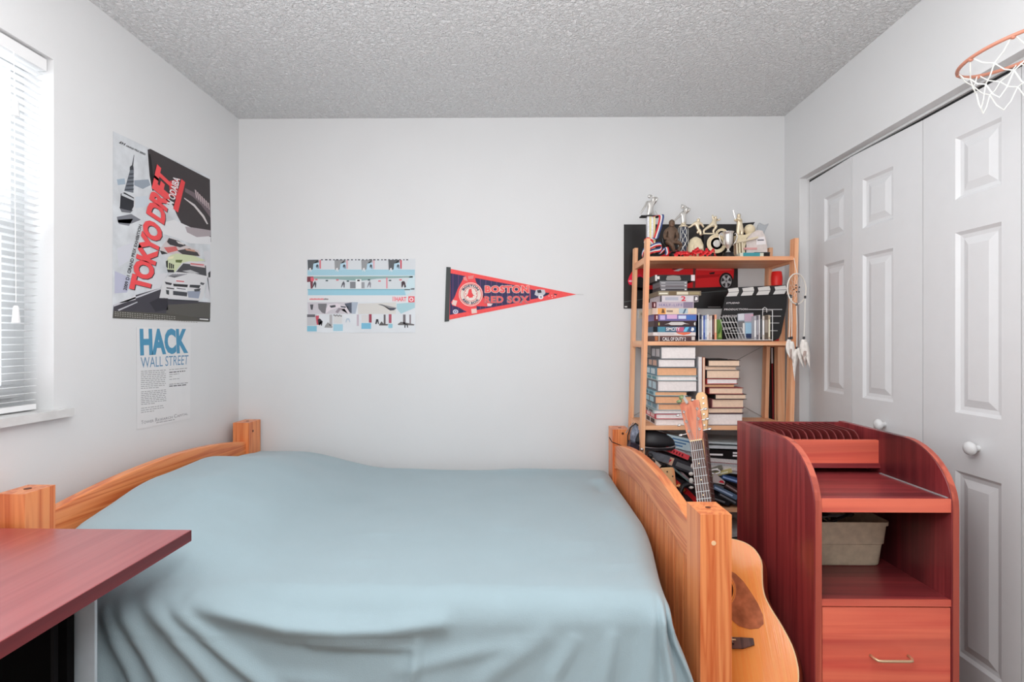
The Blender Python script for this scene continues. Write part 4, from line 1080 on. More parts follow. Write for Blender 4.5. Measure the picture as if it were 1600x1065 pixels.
# 4 runner on a black block
t = thing('trophy', 'champagne coloured runner in mid stride on a black block', 'trophy', (cB(180, 0, .02).x, YT + .02, TZ), group='trophies on top of the bookshelf')
a, b = cB(85, 0, .02).x, cB(260, 0, .02).x
bx('base', BASEB, t, a, YT, TZ, b, YT + .04, cB(0, 625, .02).z, bevel=.002)
bx('base_plate', CHAMP, t, a - .003, YT - .002, cB(0, 640, .02).z, b + .003, YT + .042, cB(0, 625, .02).z + .002)
J = [cB(270, 440, .02), cB(290, 405, .02), cB(300, 380, .02), cB(310, 355, .02), cB(305, 335, .02), cB(270, 355, .02), cB(265, 310, .02), cB(260, 285, .02), cB(340, 375, .02), cB(385, 375, .01), cB(400, 340, .01), cB(200, 490, .02), cB(105, 560, .02), cB(110, 620, .02), cB(330, 495, .02), cB(270, 570, .02), cB(290, 620, .02)]
figure('figure', t, J, [(0, 1), (1, 2), (2, 3), (3, 4), (2, 5), (5, 6), (6, 7), (2, 8), (8, 9), (9, 10), (0, 11), (11, 12), (12, 13), (0, 14), (14, 15), (15, 16)], CHAMP, [.010, .010, .009, .006, .008, .005, .0045, .003, .005, .0045, .003, .0085, .006, .004, .0085, .006, .004], head=(cB(312, 338, .02), .0085))
# round medals and discs
def medal(label, c, r, mat, yy, rim=True):
    t = thing('medal', label, 'medal', (c.x, yy, c.z - r), group='round medals among the trophies')
    m = MB(); m.lathe(c, [(r, -.003), (r, .003), (r * .86, .0045), (r * .84, .002), (0.0005, .002)], 28, Vector((0, -1, 0))); m.build('disc', mat, t, smooth=.6)
    m = MB(); m.lathe(c + Vector((0, -.0022, 0)), [(r * .4, 0), (r * .38, .004), (.0005, .005)], 16, Vector((0, -1, 0))); m.build('emblem', SIL, t, smooth=.6)
    m = MB(); m.lathe(c + Vector((0, -.002, 0)), [(r * .7, 0), (r * .69, .002), (r * .62, .002), (r * .61, 0)], 24, Vector((0, -1, 0))); m.build('ring', CHAMP, t)
medal('large ivory round medal propped left of the silver cup', cB(330, 790, -.01), .046, STONE, YT - .01)
medal('ivory round medal half hidden behind the silver cup', cB(420, 640, .035), .032, STONE, YT + .035)
medal('small champagne medal between the black block and the silver cup', cB(195, 770, .005), .022, CHAMP, YT + .005)
# silver cup
c_ = cB(535, 0, -.05); yy = YT - .05; zt_ = cB(0, 585, -.05).z
t = thing('cup_trophy', 'silver two handled cup on a black base at the front of the shelf top', 'trophy', (c_.x, yy, TZ))
m = MB(); m.lathe((c_.x, yy, TZ), [(.030, 0), (.030, .006), (.026, .022), (.024, .027)], 20); m.build('base', BASEB, t, smooth=.6)
m = MB(); h0 = TZ + .027; H_ = zt_ - h0
m.lathe((c_.x, yy, h0), [(.014, 0), (.006, .010), (.005, .018), (.012, .028), (.020, .045), (.0215, H_ * .8), (.022, H_ - .006), (.027, H_ - .002), (.027, H_), (.022, H_), (.02, H_ - .01), (.018, .04), (.0005, .035)], 24); m.build('bowl', SIL, t, smooth=.9)
for s in (-1, 1):
    m = MB(); m.tube([(c_.x + s * .022, yy, h0 + .036), (c_.x + s * .036, yy, h0 + .055), (c_.x + s * .043, yy, h0 + .078), (c_.x + s * .036, yy, h0 + .094), (c_.x + s * .030, yy, h0 + .088)], .0028, 7); m.build('handle', SIL, t, smooth=True)
# batter trophy
t = thing('trophy', 'champagne coloured batter with raised silver bat right of the cup', 'trophy', (cB(730, 0, .01).x, YT + .01, TZ), group='trophies on top of the bookshelf')
J = [cB(735, 490, .01), cB(735, 430, .01), cB(725, 380, .01), cB(718, 330, .01), cB(718, 300, .01), cB(690, 370, .01), cB(655, 385, 0), cB(650, 355, 0), cB(765, 390, .01), cB(745, 365, -.01), cB(690, 350, -.005), cB(705, 560, .01), cB(710, 650, .01), cB(775, 560, .01), cB(770, 650, .01)]
figure('figure', t, J, [(0, 1), (1, 2), (2, 3), (3, 4), (2, 5), (5, 6), (6, 7), (2, 8), (8, 9), (9, 10), (0, 11), (11, 12), (0, 13), (13, 14)], CHAMP, [.013, .012, .012, .007, .0095, .008, .006, .004, .008, .006, .004, .010, .007, .010, .007], head=(cB(718, 300, .01), .0105))
m = MB(); m.tube([cB(662, 365, 0), cB(645, 300, 0), cB(622, 208, 0)], [.002, .003, .0042], 8); m.build('bat', SIL, t)
m = MB(); m.ball(cB(722, 285, .01), .0095, (1.1, 1, .8)); m.build('helmet', SIL, t, smooth=True)
cc_ = cB(740, 0, .01).x
bx('base', STONE, t, cc_ - .022, YT - .01, TZ, cc_ + .022, YT + .03, cB(0, 650, .01).z, bevel=.003)
# ivory stone award with ball, black top piece
t = thing('stone_award', 'ivory stone award shaped like a ball on a rough block', 'award', (cB(880, 0, .03).x, YT + .03, TZ))
c_ = cB(910, 545, .03)
m = MB(); m.ball(c_, .026, u=16, v=12); m.build('ball', STONE, t, smooth=True)
m = MB(); m.prism([(c_.x - .045, YT + .012, TZ), (c_.x + .03, YT + .012, TZ), (c_.x + .028, YT + .012, c_.z - .01), (c_.x - .02, YT + .012, c_.z - .022), (c_.x - .04, YT + .012, c_.z - .045)], (0, .04, 0)); m.build('block', STONE, t, bevel=.004)
m = MB()
for k in range(6): m.tube([c_ + Vector((-.03 + .012 * k, -.024, -.05 - .002 * k)), c_ + Vector((-.028 + .012 * k, -.022, -.09))], .0022, 5)
m.build('relief', CHAMP, t)
# slanted gold plaque
t = thing('plaque', 'slanted pale gold plaque frame at the right of the shelf top', 'plaque', (cB(760, 0, -.03).x, YT - .03, TZ))
m = MB(); P = [cB(660, 760, -.03), cB(1060, 660, -.03), cB(1065, 690, -.03), cB(670, 790, -.03)]; m.prism(P, (0, .02, 0)); m.build('top_bar', CHAMP, t)
for k in range(3):
    m = MB(); P = [cB(672 + 48 * k, 780 - 12 * k, -.03), cB(700 + 48 * k, 774 - 12 * k, -.03), cB(712 + 48 * k, 1050, -.03), cB(684 + 48 * k, 1050, -.03)]; 
    for p in P[2:]: p.z = TZ + .0005
    m.prism(P, (0, .016, 0)); m.build('pillar', CHAMP if k % 2 == 0 else STONE, t)
# rounded white award with label
t = thing('award', 'rounded white award with small dark lettering, second from the right on the shelf top', 'award', (cB(1110, 0, -.01).x, YT - .01, TZ))
AW = M('award_white', (206, 196, 192), .5, var=.08, scale=60)
P = [cB(820, 830, -.01), cB(870, 700, -.01), cB(960, 600, -.01), cB(1050, 545, -.01), cB(1140, 560, -.01), cB(1190, 660, -.01), cB(1225, 850, -.01), cB(1230, 990, -.01), cB(820, 990, -.01)]
for p in P[-2:]: p.z = TZ + .0003
m = MB(); m.prism(P, (0, .03, 0)); m.build('body', AW, t, bevel=.003)
m = MB(); P2 = [cB(1025, 690, -.0105), cB(1170, 665, -.0105), cB(1200, 800, -.0105), cB(1030, 810, -.0105)]; m.prism(P2, (0, -.0012, 0)); m.build('label', M('label_white', (228, 222, 224), .5), t)
m = MB(); m.prism([cB(1048, 738, -.0118), cB(1160, 736, -.0118), cB(1160, 716, -.0118), cB(1048, 718, -.0118)], (0, -.0003, 0)); m.build('lettering', M('ink_slate', (90, 92, 104), .5), t)
m = MB(); m.box(cB(800, 0, -.012).x, YT - .0135, TZ + .048, cB(1040, 0, -.012).x, YT - .0105, TZ + .058); m.build('pink_band', M('pink_band', (206, 150, 148), .5), t)
# glass bowl award
def clear_mat():
    m = bpy.data.materials.new('clear_acrylic'); m.use_nodes = True
    nt = m.node_tree; nt.nodes.remove(nt.nodes['Principled BSDF'])
    tr = nt.nodes.new('ShaderNodeBsdfTransparent'); tr.inputs[0].default_value = (.86, .88, .9, 1)
    g = nt.nodes.new('ShaderNodeBsdfGlossy'); g.inputs['Roughness'].default_value = .08
    lw = nt.nodes.new('ShaderNodeLayerWeight'); lw.inputs[0].default_value = .4
    f = nt.nodes.new('ShaderNodeMath'); f.operation = 'MULTIPLY'; f.inputs[1].default_value = .5; nt.links.new(lw.outputs['Facing'], f.inputs[0])
    mx = nt.nodes.new('ShaderNodeMixShader')
    nt.links.new(f.outputs[0], mx.inputs[0]); nt.links.new(tr.outputs[0], mx.inputs[1]); nt.links.new(g.outputs[0], mx.inputs[2])
    nt.links.new(mx.outputs[0], nt.nodes['Material Output'].inputs[0])
    return m
CLR = clear_mat()
t = thing('glass_award', 'clear acrylic award with a flared top at the right end of the shelf top', 'award', (cB(1150, 0, .04).x, YT + .04, TZ))
xc = cB(1120, 0, .04).x; za = cB(0, 425, .04).z
bx('base', BASEB, t, xc - .03, YT + .025, TZ, xc + .045, YT + .06, TZ + .02, bevel=.002)
m = MB(); m.prism([(xc - .016, YT + .035, TZ + .02), (xc + .022, YT + .035, TZ + .02), (xc + .012, YT + .035, za - .05), (xc + .034, YT + .035, za - .004), (xc + .012, YT + .035, za - .012), (xc - .012, YT + .035, za), (xc - .022, YT + .035, za - .03), (xc - .004, YT + .035, za - .05)], (0, .016, 0)); m.build('clear_blade', CLR, t, bevel=.002)
# black award top seen behind
t = thing('black_plaque', 'black plaque standing behind the ivory ball award', 'plaque', (cB(890, 0, .09).x, YT + .09, TZ))
m = MB(); P = [cB(775, 430, .09), cB(1010, 410, .09), cB(960, 480, .09), cB(940, 900, .09), cB(800, 900, .09)]
for p in P[-2:]: p.z = TZ + .0003
m.prism(P, (0, .012, 0)); m.build('board', BASEB, t, bevel=.002)
bx('face_plate', CHAMP, t, P[4].x + .008, YT + .0885, TZ + .03, P[3].x - .008, YT + .0898, TZ + .07)
# teal booklet and black box at the front right
t = thing('teal_box', 'flat teal box with pale ends at the front edge of the shelf top', 'box', (cB(940, 0, -.09).x, 2.51, TZ))
xa, xb = X_(1090 + 740 / 11.2, 2.51), X_(1090 + 1155 / 11.2, 2.51)
bx('body', cov((206, 210, 196)), t, xa, 2.51, TZ, xb, 2.56, TZ + .020, bevel=.001)
bx('sleeve', cov((64, 148, 158)), t, xa + .015, 2.5092, TZ + .0006, xb - .017, 2.5608, TZ + .0208)
t = thing('black_box', 'small black box behind the teal box on the shelf top', 'box', (cB(1150, 0, -.02).x, 2.575, TZ))
xa, xb = X_(1090 + 985 / 11.2, 2.572), X_(1090 + 1250 / 11.2, 2.572)
bx('body', BASEB, t, xa, 2.5635, TZ, xb, 2.585, TZ + .028, bevel=.001); bx('lid', M('box_lid', (52, 50, 54), .4), t, xa - .001, 2.5625, TZ + .0283, xb + .001, 2.586, TZ + .032)
# pile of red ribbons and foil at the front
for k in range(7):
    r0 = random.Random(k + 3); xs_ = X_(1064 + 8 * k, 2.52)
    pts = []
    for j in range(7):
        a = j / 6
        pts.append((xs_ + .05 * (a - .5) + .012 * r0.uniform(-1, 1), 2.515 + .02 * r0.uniform(-.5, 1), TZ + .012 + (.030 if 2 < k else .016) * math.sin(a * PI) * r0.uniform(.5, 1.1)))
    o = ribbon('shiny red ribbon, %s from the left in the tangled pile on the shelf top' % ('first', 'second', 'third', 'fourth', 'fifth', 'sixth', 'seventh')[k], pts, .018, [M('red_satin', (226, 54, 58), .25), M('red_satin2', (196, 30, 40), .25)], 'tangled red ribbons', (.1 * r0.uniform(-1, 1), .5, .8))
bx('tin', M('tin_grey', (120, 130, 140), .4, .3), None, X_(1069, 2.535), 2.55, TZ, X_(1075, 2.535), 2.575, TZ + .03, bevel=.002)
tag(bpy.data.objects['tin'], 'small grey tin half buried in the red ribbons', 'tin')
# ------------------------------------------------------------------ acoustic guitar leaning beside the bed post
GB = Vector((.608, 1.60, .380)); GN = Vector((.649, 1.97, .902))
up = (GN - GB).normalized()
ya_ = math.radians(35)
rt = Vector((math.cos(ya_), -math.sin(ya_), 0)); rt = (rt - up * rt.dot(up)).normalized()
nr = rt.cross(up).normalized()                  # towards the room (local z)
L0 = (GN - GB).length; gs = L0 / .645
O = GB - up * (.205 * gs)
MG = Matrix(((rt.x * gs, up.x * gs, nr.x * gs, O.x), (rt.y * gs, up.y * gs, nr.y * gs, O.y), (rt.z * gs, up.z * gs, nr.z * gs, O.z), (0, 0, 0, 1)))
gt = thing('acoustic_guitar', 'honey coloured acoustic guitar leaning between the bed post and the red cabinet', 'guitar', None, M4=MG)
SPR = wood('spruce_top', (246, 146, 70), (238, 132, 60), 'Y', .22, 2.2, k=1.22, contrast=(.0, 1.0), coat=.5)
SIDE = wood('guitar_side', (150, 70, 40), (112, 48, 30), 'Y', .3, 1, coat=.3)
ROSE = wood('rosewood', (96, 66, 58), (70, 46, 42), 'Y', .45, 2, k=1.1)
NECK = wood('neck_mahogany', (206, 120, 84), (180, 92, 62), 'Y', .35, 1.2, coat=.2)
BIND = M('binding', (250, 196, 150), .35)
prof = [(0, 0), (.07, .003), (.125, .022), (.164, .065), (.184, .115), (.189, .155), (.184, .200), (.167, .250), (.148, .293), (.138, .325), (.137, .355), (.142, .390), (.146, .415), (.143, .440), (.128, .468), (.098, .490), (.055, .503), (.02, .507)]
def spline(pts, n=4):
    Q = []
    for i in range(len(pts) - 1):
        p0, p1, p2, p3 = [Vector((*pts[k], 0)) for k in (max(0, i - 1), i, i + 1, min(len(pts) - 1, i + 2))]
        for k in range(n):
            s = k / n; q = .5 * ((2 * p1) + (p2 - p0) * s + (2 * p0 - 5 * p1 + 4 * p2 - p3) * s * s + (3 * p1 - p0 - 3 * p2 + p3) * s ** 3); Q.append((max(0, q.x), q.y))
    Q.append(pts[-1]); return Q
hp = spline(prof); outl = hp + [(-x, y) for x, y in hp[::-1] if x > 1e-5]
# body built flat: back at z=-.105, top at 0
m = MB(MG); n = len(outl)
rings = [[m.bm.verts.new((x, y, z)) for x, y in outl] for z in (-.088, -.003)]
m.mi = 1
m.bm.faces.new(rings[0])
for f in m.bm.faces: f.material_index = 1
for k in range(n):
    f = m.bm.faces.new((rings[0][k], rings[0][(k + 1) % n], rings[1][(k + 1) % n], rings[1][k])); f.material_index = 1
# top plate with a real sound hole
hc, hr = (0, .352), .050
def ins(d):
    out = []
    for k in range(n):
        x0_, y0_ = outl[k - 1]; x1_, y1_ = outl[(k + 1) % n]; tx_, ty_ = x1_ - x0_, y1_ - y0_; l = math.hypot(tx_, ty_) or 1
        out.append((outl[k][0] - ty_ / l * d, outl[k][1] + tx_ / l * d))
    return out
rim = [m.bm.verts.new((x, y, 0)) for x, y in ins(.003)]
for k in range(n):
    f = m.bm.faces.new((rings[1][k], rings[1][(k + 1) % n], rim[(k + 1) % n], rim[k])); f.material_index = 2
hole = [m.bm.verts.new((hc[0] + hr * math.cos(2 * PI * k / 32), hc[1] + hr * math.sin(2 * PI * k / 32), 0)) for k in range(32)]
hole2 = [m.bm.verts.new((v.co.x, v.co.y, -.004)) for v in hole]
for k in range(32):
    f = m.bm.faces.new((hole[k], hole[(k + 1) % 32], hole2[(k + 1) % 32], hole2[k])); f.material_index = 0
e1_ = [m.bm.edges.get((rim[k], rim[(k + 1) % n])) for k in range(n)]; e2_ = [m.bm.edges.get((hole[k], hole[(k + 1) % 32])) for k in range(32)]
r_ = bmesh.ops.triangle_fill(m.bm, use_beauty=True, edges=e1_ + e2_)
for g in r_['geom']:
    if isinstance(g, bmesh.types.BMFace): g.material_index = 0
bmesh.ops.recalc_face_normals(m.bm, faces=m.bm.faces)
m.build('body', [SPR, SIDE, BIND], gt, smooth=.5)
m = MB(MG)
for (r1, r2) in ((.0535, .0555), (.0575, .0615), (.0635, .065)):
    A_ = [m.bm.verts.new((hc[0] + r1 * math.cos(2 * PI * k / 40), hc[1] + r1 * math.sin(2 * PI * k / 40), .0004)) for k in range(40)]
    B_ = [m.bm.verts.new((hc[0] + r2 * math.cos(2 * PI * k / 40), hc[1] + r2 * math.sin(2 * PI * k / 40), .0004)) for k in range(40)]
    for k in range(40): m.bm.faces.new((A_[k], A_[(k + 1) % 40], B_[(k + 1) % 40], B_[k]))
m.build('rosette', M('rosette', (170, 96, 60), .4), gt)
TORT = M('pickguard', (168, 98, 66), .18, k=1.1, var=.35, scale=28)
pg = [(.061 * math.cos(a), .352 + .061 * math.sin(a)) for a in [math.radians(d) for d in (50, 38, 25, 10, -8, -26, -44, -58)]]
pg = pg + [(.028, .285), (.032, .262), (.05, .246), (.078, .238), (.104, .240), (.12, .252), (.122, .275), (.114, .305), (.101, .335), (.084, .368), (.064, .392), (.046, .404)]
m = MB(MG); m.prism([(x, y, .0006) for x, y in pg], (0, 0, .0012)); m.build('pickguard', TORT, gt)
m = MB(MG); m.prism([(-.085, .196, .0003), (-.05, .186, .0003), (.05, .186, .0003), (.085, .196, .0003), (.085, .214, .0003), (.05, .216, .0003), (-.05, .216, .0003), (-.085, .214, .0003)], (0, 0, .009)); br = m.build('bridge', ROSE, gt, bevel=.001)
m = MB(MG); m.obox((0, .209, .0115), (.074, .003, .006)); m.build('saddle', BIND, br)
for k in range(6):
    m = MB(MG); m.cyl((-.0275 + .011 * k, .198, .009), (-.0275 + .011 * k, .198, .0125), .0028, n=8); m.build('bridge_pin', BASEB, br)
# neck, fretboard
yn = .205 + .645
m = MB(MG); P = []
for (y, w, dp) in ((.50, .0275, .023), (.60, .0265, .021), (.75, .0235, .020), (yn + .002, .0215, .019)):
    P.append([(-w, y, .002), (-w * .9, y, -.006), (-w * .5, y, -dp + .004), (0, y, -dp), (w * .5, y, -dp + .004), (w * .9, y, -.006), (w, y, .002)])
m.grid(P); m.bm.faces.new([m.bm.verts.new(p) for p in P[0]]); m.bm.faces.new([m.bm.verts.new(p) for p in P[-1]])
bmesh.ops.recalc_face_normals(m.bm, faces=m.bm.faces); m.build('neck', NECK, gt, smooth=.8)
m = MB(MG); m.prism([(-.0285, .425, .002), (.0285, .425, .002), (.0215, yn, .002), (-.0215, yn, .002)], (0, 0, .006)); fb = m.build('fretboard', ROSE, gt)
fy = [yn - .645 * (1 - 2 ** (-k / 12)) for k in range(1, 21)]
wd = lambda y: .0215 + (.0285 - .0215) * (yn - y) / (yn - .425)
for y in fy:
    if y < .43: continue
    m = MB(MG); m.obox((0, y, .0085), (2 * wd(y), .0018, .0013)); m.build('fret', STEEL, fb)
m = MB(MG)
for k in (3, 5, 7, 9):
    y = (fy[k - 1] + fy[k - 2]) / 2; m.cyl((0, y, .0078), (0, y, .0083), .0025, n=10)
m.build('inlay_dot', BIND, fb)
m = MB(MG); m.obox((0, yn + .0025, .0055), (.044, .005, .009)); m.build('nut', BIND, gt)
# headstock, tilted back a little
TH = MG @ Matrix.Translation((0, yn + .004, .002)) @ Matrix.Rotation(math.radians(-11), 4, 'X') @ Matrix.Rotation(math.radians(4), 4, 'Z')
HEAD = wood('headstock_face', (206, 130, 102), (190, 108, 84), 'Y', .3, 1, coat=.2)
hpts = [(-.021, 0), (-.026, .02), (-.031, .05), (-.0375, .185), (-.022, .192), (-.012, .186), (0, .192), (.012, .186), (.022, .192), (.0375, .185), (.031, .05), (.026, .02), (.021, 0)]
m = MB(TH); m.prism([(x, y, -.014) for x, y in hpts], (0, 0, .014)); hs = m.build('headstock', HEAD, gt, bevel=.001)
m = MB(TH); m.obox((-.012, .196, .008), (.010, .045, .006), Rz(.25)); m.build('capo_bar', M('capo_grey', (186, 186, 184), .3, .4), gt, bevel=.001)
m = MB(TH); m.ball((-.024, .213, .008), .011, (1.1, 1, .6), 10, 7); m.ball((-.036, .196, .006), .010, (1.2, .8, .6), 10, 7); m.build('capo_grip', M('capo_green', (120, 134, 96), .4, var=.4, scale=80), gt, smooth=True)
CHROME = M('chrome', (208, 208, 206), .2, .9, k=1.1)
for s in (-1, 1):
    for k in range(3):
        y = .045 + k * .048; x = s * (.0195 + k * .003)
        m = MB(TH); m.cyl((x, y, 0), (x, y, .004), .0055, n=10); m.cyl((x, y, 0), (x, y, .011), .003, n=8)
        m.cyl((s * (.03 + k * .002), y, -.008), (s * .046, y, -.008), .002, n=6); m.ball((s * .053, y, -.008), .0085, (1, .65, .45), 10, 7)
        m.build('tuner', CHROME, hs, smooth=.8)
for k in range(6):
    s = (-1 if k < 3 else 1); kk = (k if k < 3 else 5 - k)
    ex = TH @ Vector((s * (.0195 + kk * .003), .045 + kk * .048, .007))
    x = -.0275 + .011 * k; xn = -.0175 + .007 * k
    a = MG @ Vector((x, .199, .0105)); b = MG @ Vector((x, .209, .0148)); c = MG @ Vector((xn, yn + .002, .0112))
    m = MB(); m.tube([a, b, c, ex], .00055 + .00012 * (5 - k), 5); m.build('string', STEEL, gt)

# ------------------------------------------------------------------ electric guitar behind it
def frame(o, upv, yaw):
    upv = Vector(upv).normalized(); r = Vector((math.cos(yaw), -math.sin(yaw), 0)); r = (r - upv * r.dot(upv)).normalized(); n_ = r.cross(upv)
    return Matrix(((r.x, upv.x, n_.x, o[0]), (r.y, upv.y, n_.y, o[1]), (r.z, upv.z, n_.z, o[2]), (0, 0, 0, 1)))
ht, hb_ = at(1094.5, 612, 2.30), at(1097, 672, 2.235)
upv = (ht - hb_).normalized(); upv = (upv + Vector((-.02, .12, 0))).normalized()
ME = frame(hb_, (ht - hb_), math.radians(38))
eg = thing('electric_guitar', 'electric guitar with blond six in line headstock standing behind the acoustic guitar', 'guitar', None, M4=ME)
BLOND = wood('blond_maple', (240, 182, 132), (226, 158, 108), 'Y', .35, 1, coat=.2)
m = MB(ME); HL = (ht - hb_).length
m.prism([(-.018, 0, -.014), (.018, 0, -.014), (.0225, .03, -.014), (.027, HL * .5, -.014), (.024, HL * .9, -.014), (.012, HL, -.014), (-.012, HL * .99, -.014), (-.021, HL * .9, -.014), (-.020, .05, -.014)], (0, 0, .014))
h2 = m.build('headstock', BLOND, eg, bevel=.002)
for k in range(6):
    y = .02 + k * (HL - .05) / 5; m = MB(ME); m.cyl((.012, y, 0), (.012, y, .006), .0042, n=8)
    m.cyl((-.022, y, -.007), (-.030, y, -.007), .002, n=6); m.ball((-.037, y, -.007), .008, (1, .7, .5), 10, 7); m.build('tuner', CHROME, h2, smooth=.8)
hn_ = at(1100.5, 676, 2.232)
MN = frame(hn_, (hn_ - Vector((.757, 2.035, .40))), math.radians(-58))
m = MB(MN); m.prism([(-.021, 0, -.02), (.021, 0, -.02), (.026, -.36, -.02), (-.026, -.36, -.02)], (0, 0, .02)); m.build('neck', BLOND, eg, bevel=.004)
m = MB(MN); m.prism([(-.021, 0, .0005), (.021, 0, .0005), (.027, -.42, .0005), (-.027, -.42, .0005)], (0, 0, .006)); f2 = m.build('fretboard', wood('rosewood_red', (104, 48, 40), (84, 36, 32), 'Y', .35, 1), eg)
for k in range(1, 15):
    y = -.6 * (1 - 2 ** (-k / 12)); m = MB(MN); m.obox((0, y, .0072), (.046, .0016, .0012)); m.build('fret', STEEL, f2)
eb = [(-.07, -.44), (-.11, -.37), (-.125, -.42), (-.11, -.52), (-.14, -.62), (-.10, -.70), (0, -.72), (.10, -.70), (.14, -.62), (.11, -.52), (.125, -.42), (.10, -.37), (.06, -.44), (0, -.46)]
m = MB(MN); m.prism([(x * .8, y * .9 + .0, -.04) for x, y in eb], (0, 0, .038)); m.build('body', M('guitar_lacquer', (120, 30, 30), .2), eg, bevel=.006)
# ------------------------------------------------------------------ lower compartment of the bookshelf: papers, boxes, cap
SZ = .5045
def slab(name, label, cat, c, s, mat, roll=0, yaw=0, pitch=0, group=None, extra=None, bevel=.001):
    R = Rz(yaw) @ Ry(roll) @ Rx(pitch)
    M4 = Matrix.Translation(c) @ R.to_4x4()
    t = thing(name, label, cat, None, group=group, M4=M4)
    m = MB(M4); m.box(-s[0] / 2, 0, 0, s[0] / 2, s[1], s[2]); m.build('body', mat, t, bevel=bevel, seg=1)
    if extra: extra(t, M4, s)
    return t
# right: pile of magazines on storage boxes
PAPW = M('paper_edge', (206, 200, 200), .8, k=1.1, var=.12, scale=150); PAPG = M('paper_grey', (176, 176, 180), .8, k=1.1, var=.12, scale=150)
def on(px, py, Y=2.49): return at(px, py, Y)
zc_ = on(1125, 733).z
stackp = [(.020, (206, 200, 200), 'white', .09), (.016, (190, 184, 186), 'off white', .085), (.018, (198, 192, 194), 'grey white', .075), (.014, (212, 206, 206), 'white', .065)]
xm = (X_(1096, 2.49) + 1.222) / 2; wm_ = 1.222 - X_(1096, 2.49)
def mag(label, z, h, mat, roll, coverc=None):
    t = thing('magazine', label, 'magazine', None, group='pile of magazines in the bookshelf', M4=Matrix.Translation((xm, 2.49, z)) @ Ry(roll).to_4x4())
    M4 = wm(t); m = MB(M4); m.box(-wm_ / 2, 0, 0, wm_ / 2, .25, h - .0025); m.build('pages', mat, t)
    m = MB(M4); m.box(-wm_ / 2, -.001, h - .0024, wm_ / 2, .252, h - .0006); m.build('cover', cov(coverc or (150, 60, 66)), t)
zrun = .655
for i, (h, cc, nm, rl) in enumerate(reversed(stackp)):
    mag('%s magazine, %s from the bottom of the slanting pile in the bookshelf' % (nm, ('first', 'second', 'third', 'fourth')[i]), zrun, h, PAPW if i % 2 else PAPG, .075, [(120, 60, 66), (206, 202, 200), (150, 70, 76), (60, 56, 60)][i]); zrun += h
zb2 = zrun + .004
def blackbox(t, M4, s):
    for (tx_, a, b, c, e) in (('COLLECTION', -.10, .0, .3, .6), ('THE BOXED SET', .03, .16, .62, .85), ('TEN VOLUMES', .03, .16, .2, .5)): pass
    m = MB(M4)
    for (a, b, c, e) in ((-.40, -.24, .32, .55), (-.12, -.02, .62, .82), (0, .10, .62, .82), (.12, .2, .62, .82), (-.12, .28, .26, .48)):
        m.box(s[0] * a, -.0006, s[2] * c, s[0] * b, -.0001, s[2] * e)
    m.build('printed_title', WT, t)
slab('boxed_set', 'black slip case with small white print on top of the magazine pile', 'box', (xm, 2.492, zb2), (wm_, .22, .036), BASEB, roll=.03, extra=blackbox)
slab('magazine', 'glossy grey magazine curling on top of the black slip case', 'magazine', (xm, 2.50, zb2 + .042), (wm_, .22, .012), M('glossy_grey', (188, 192, 196), .25, var=.1), roll=.03, group=None)
slab('folder', 'pale grey folder lying highest under the shelf board at the right', 'folder', (xm + .01, 2.51, zb2 + .06), (wm_ - .03, .22, .008), M('folder_grey', (172, 180, 184), .5), roll=.045)
# boxes carrying the pile, and the dark jumble of tape cases in front
slab('storage_box', 'dark storage box carrying the magazine pile in the bookshelf', 'box', (xm + .03, 2.58, SZ), (wm_ - .06, .17, .145), M('dark_box', (44, 42, 46), .6))
jum = [((1120, 790), .12, .012, .35, (30, 30, 34), 'black tape case with silver edge'), ((1138, 786), .11, .014, .5, (38, 40, 46), 'dark blue tape case'), ((1112, 780), .09, .012, .2, (56, 52, 54), 'charcoal tape case'),
       ((1132, 772), .12, .014, .45, (92, 112, 140), 'glossy blue-grey tape case'), ((1146, 768), .10, .012, .55, (70, 48, 48), 'brown-edged tape case'), ((1118, 760), .12, .016, .38, (24, 24, 26), 'flat black game pad'),
       ((1142, 752), .09, .012, .3, (60, 84, 130), 'navy and yellow tape case'), ((1128, 742), .10, .010, -.25, (190, 176, 120), 'yellow-brown leaflet'), ((1112, 738), .11, .012, -.3, (120, 118, 108), 'olive leaflet')]
for k, ((px, py), w_, h_, rl, cc, words) in enumerate(jum):
    p = on(px, py, 2.475 + .004 * (k % 3))
    def edge(t, M4, s, cc=cc):
        m = MB(M4); m.box(-s[0] * .45, -.0006, s[2] * .3, s[0] * .3, -.0001, s[2] * .65); m.build('spine_print', cov((min(255, cc[0] + 90), min(255, cc[1] + 90), min(255, cc[2] + 90))), t)
    slab('tape_case', words + ' in the jumble right of the guitar neck', 'case', (p.x, p.y, max(p.z, SZ + .03)), (w_, .075, h_ + .008), cov(cc), roll=rl, group='jumble of cases in the bookshelf', extra=edge)
p = on(1117, 735, 2.47); m = MB(); r_ = .022
m.tube([p + Vector((r_ * 1.0 * math.cos(2 * PI * k / 24), -.002, r_ * .45 * math.sin(2 * PI * k / 24) - .004)) for k in range(24)], .0035, 6, closed=True)
tag(m.build('white_ring', WT, None, smooth=True), 'white plastic ring lying on the jumble of cases', 'ring')
p = on(1124, 752, 2.465)
t = thing('card_tag', 'grey triangular card with a red mark in the jumble of cases', 'card', p)
m = MB(); P = [on(1116, 738, 2.462), on(1133, 752, 2.462), on(1132, 757, 2.462), on(1112, 753, 2.462)]; m.prism(P, (0, .002, 0)); m.build('card', M('grey_card', (190, 180, 178), .5), t)
m = MB(); P = [on(1123, 753, 2.4615), on(1126, 750, 2.4615), on(1130, 751, 2.4615), on(1132, 755, 2.4615)]; m.prism(P, (0, .0008, 0)); m.build('red_mark', RT, t)
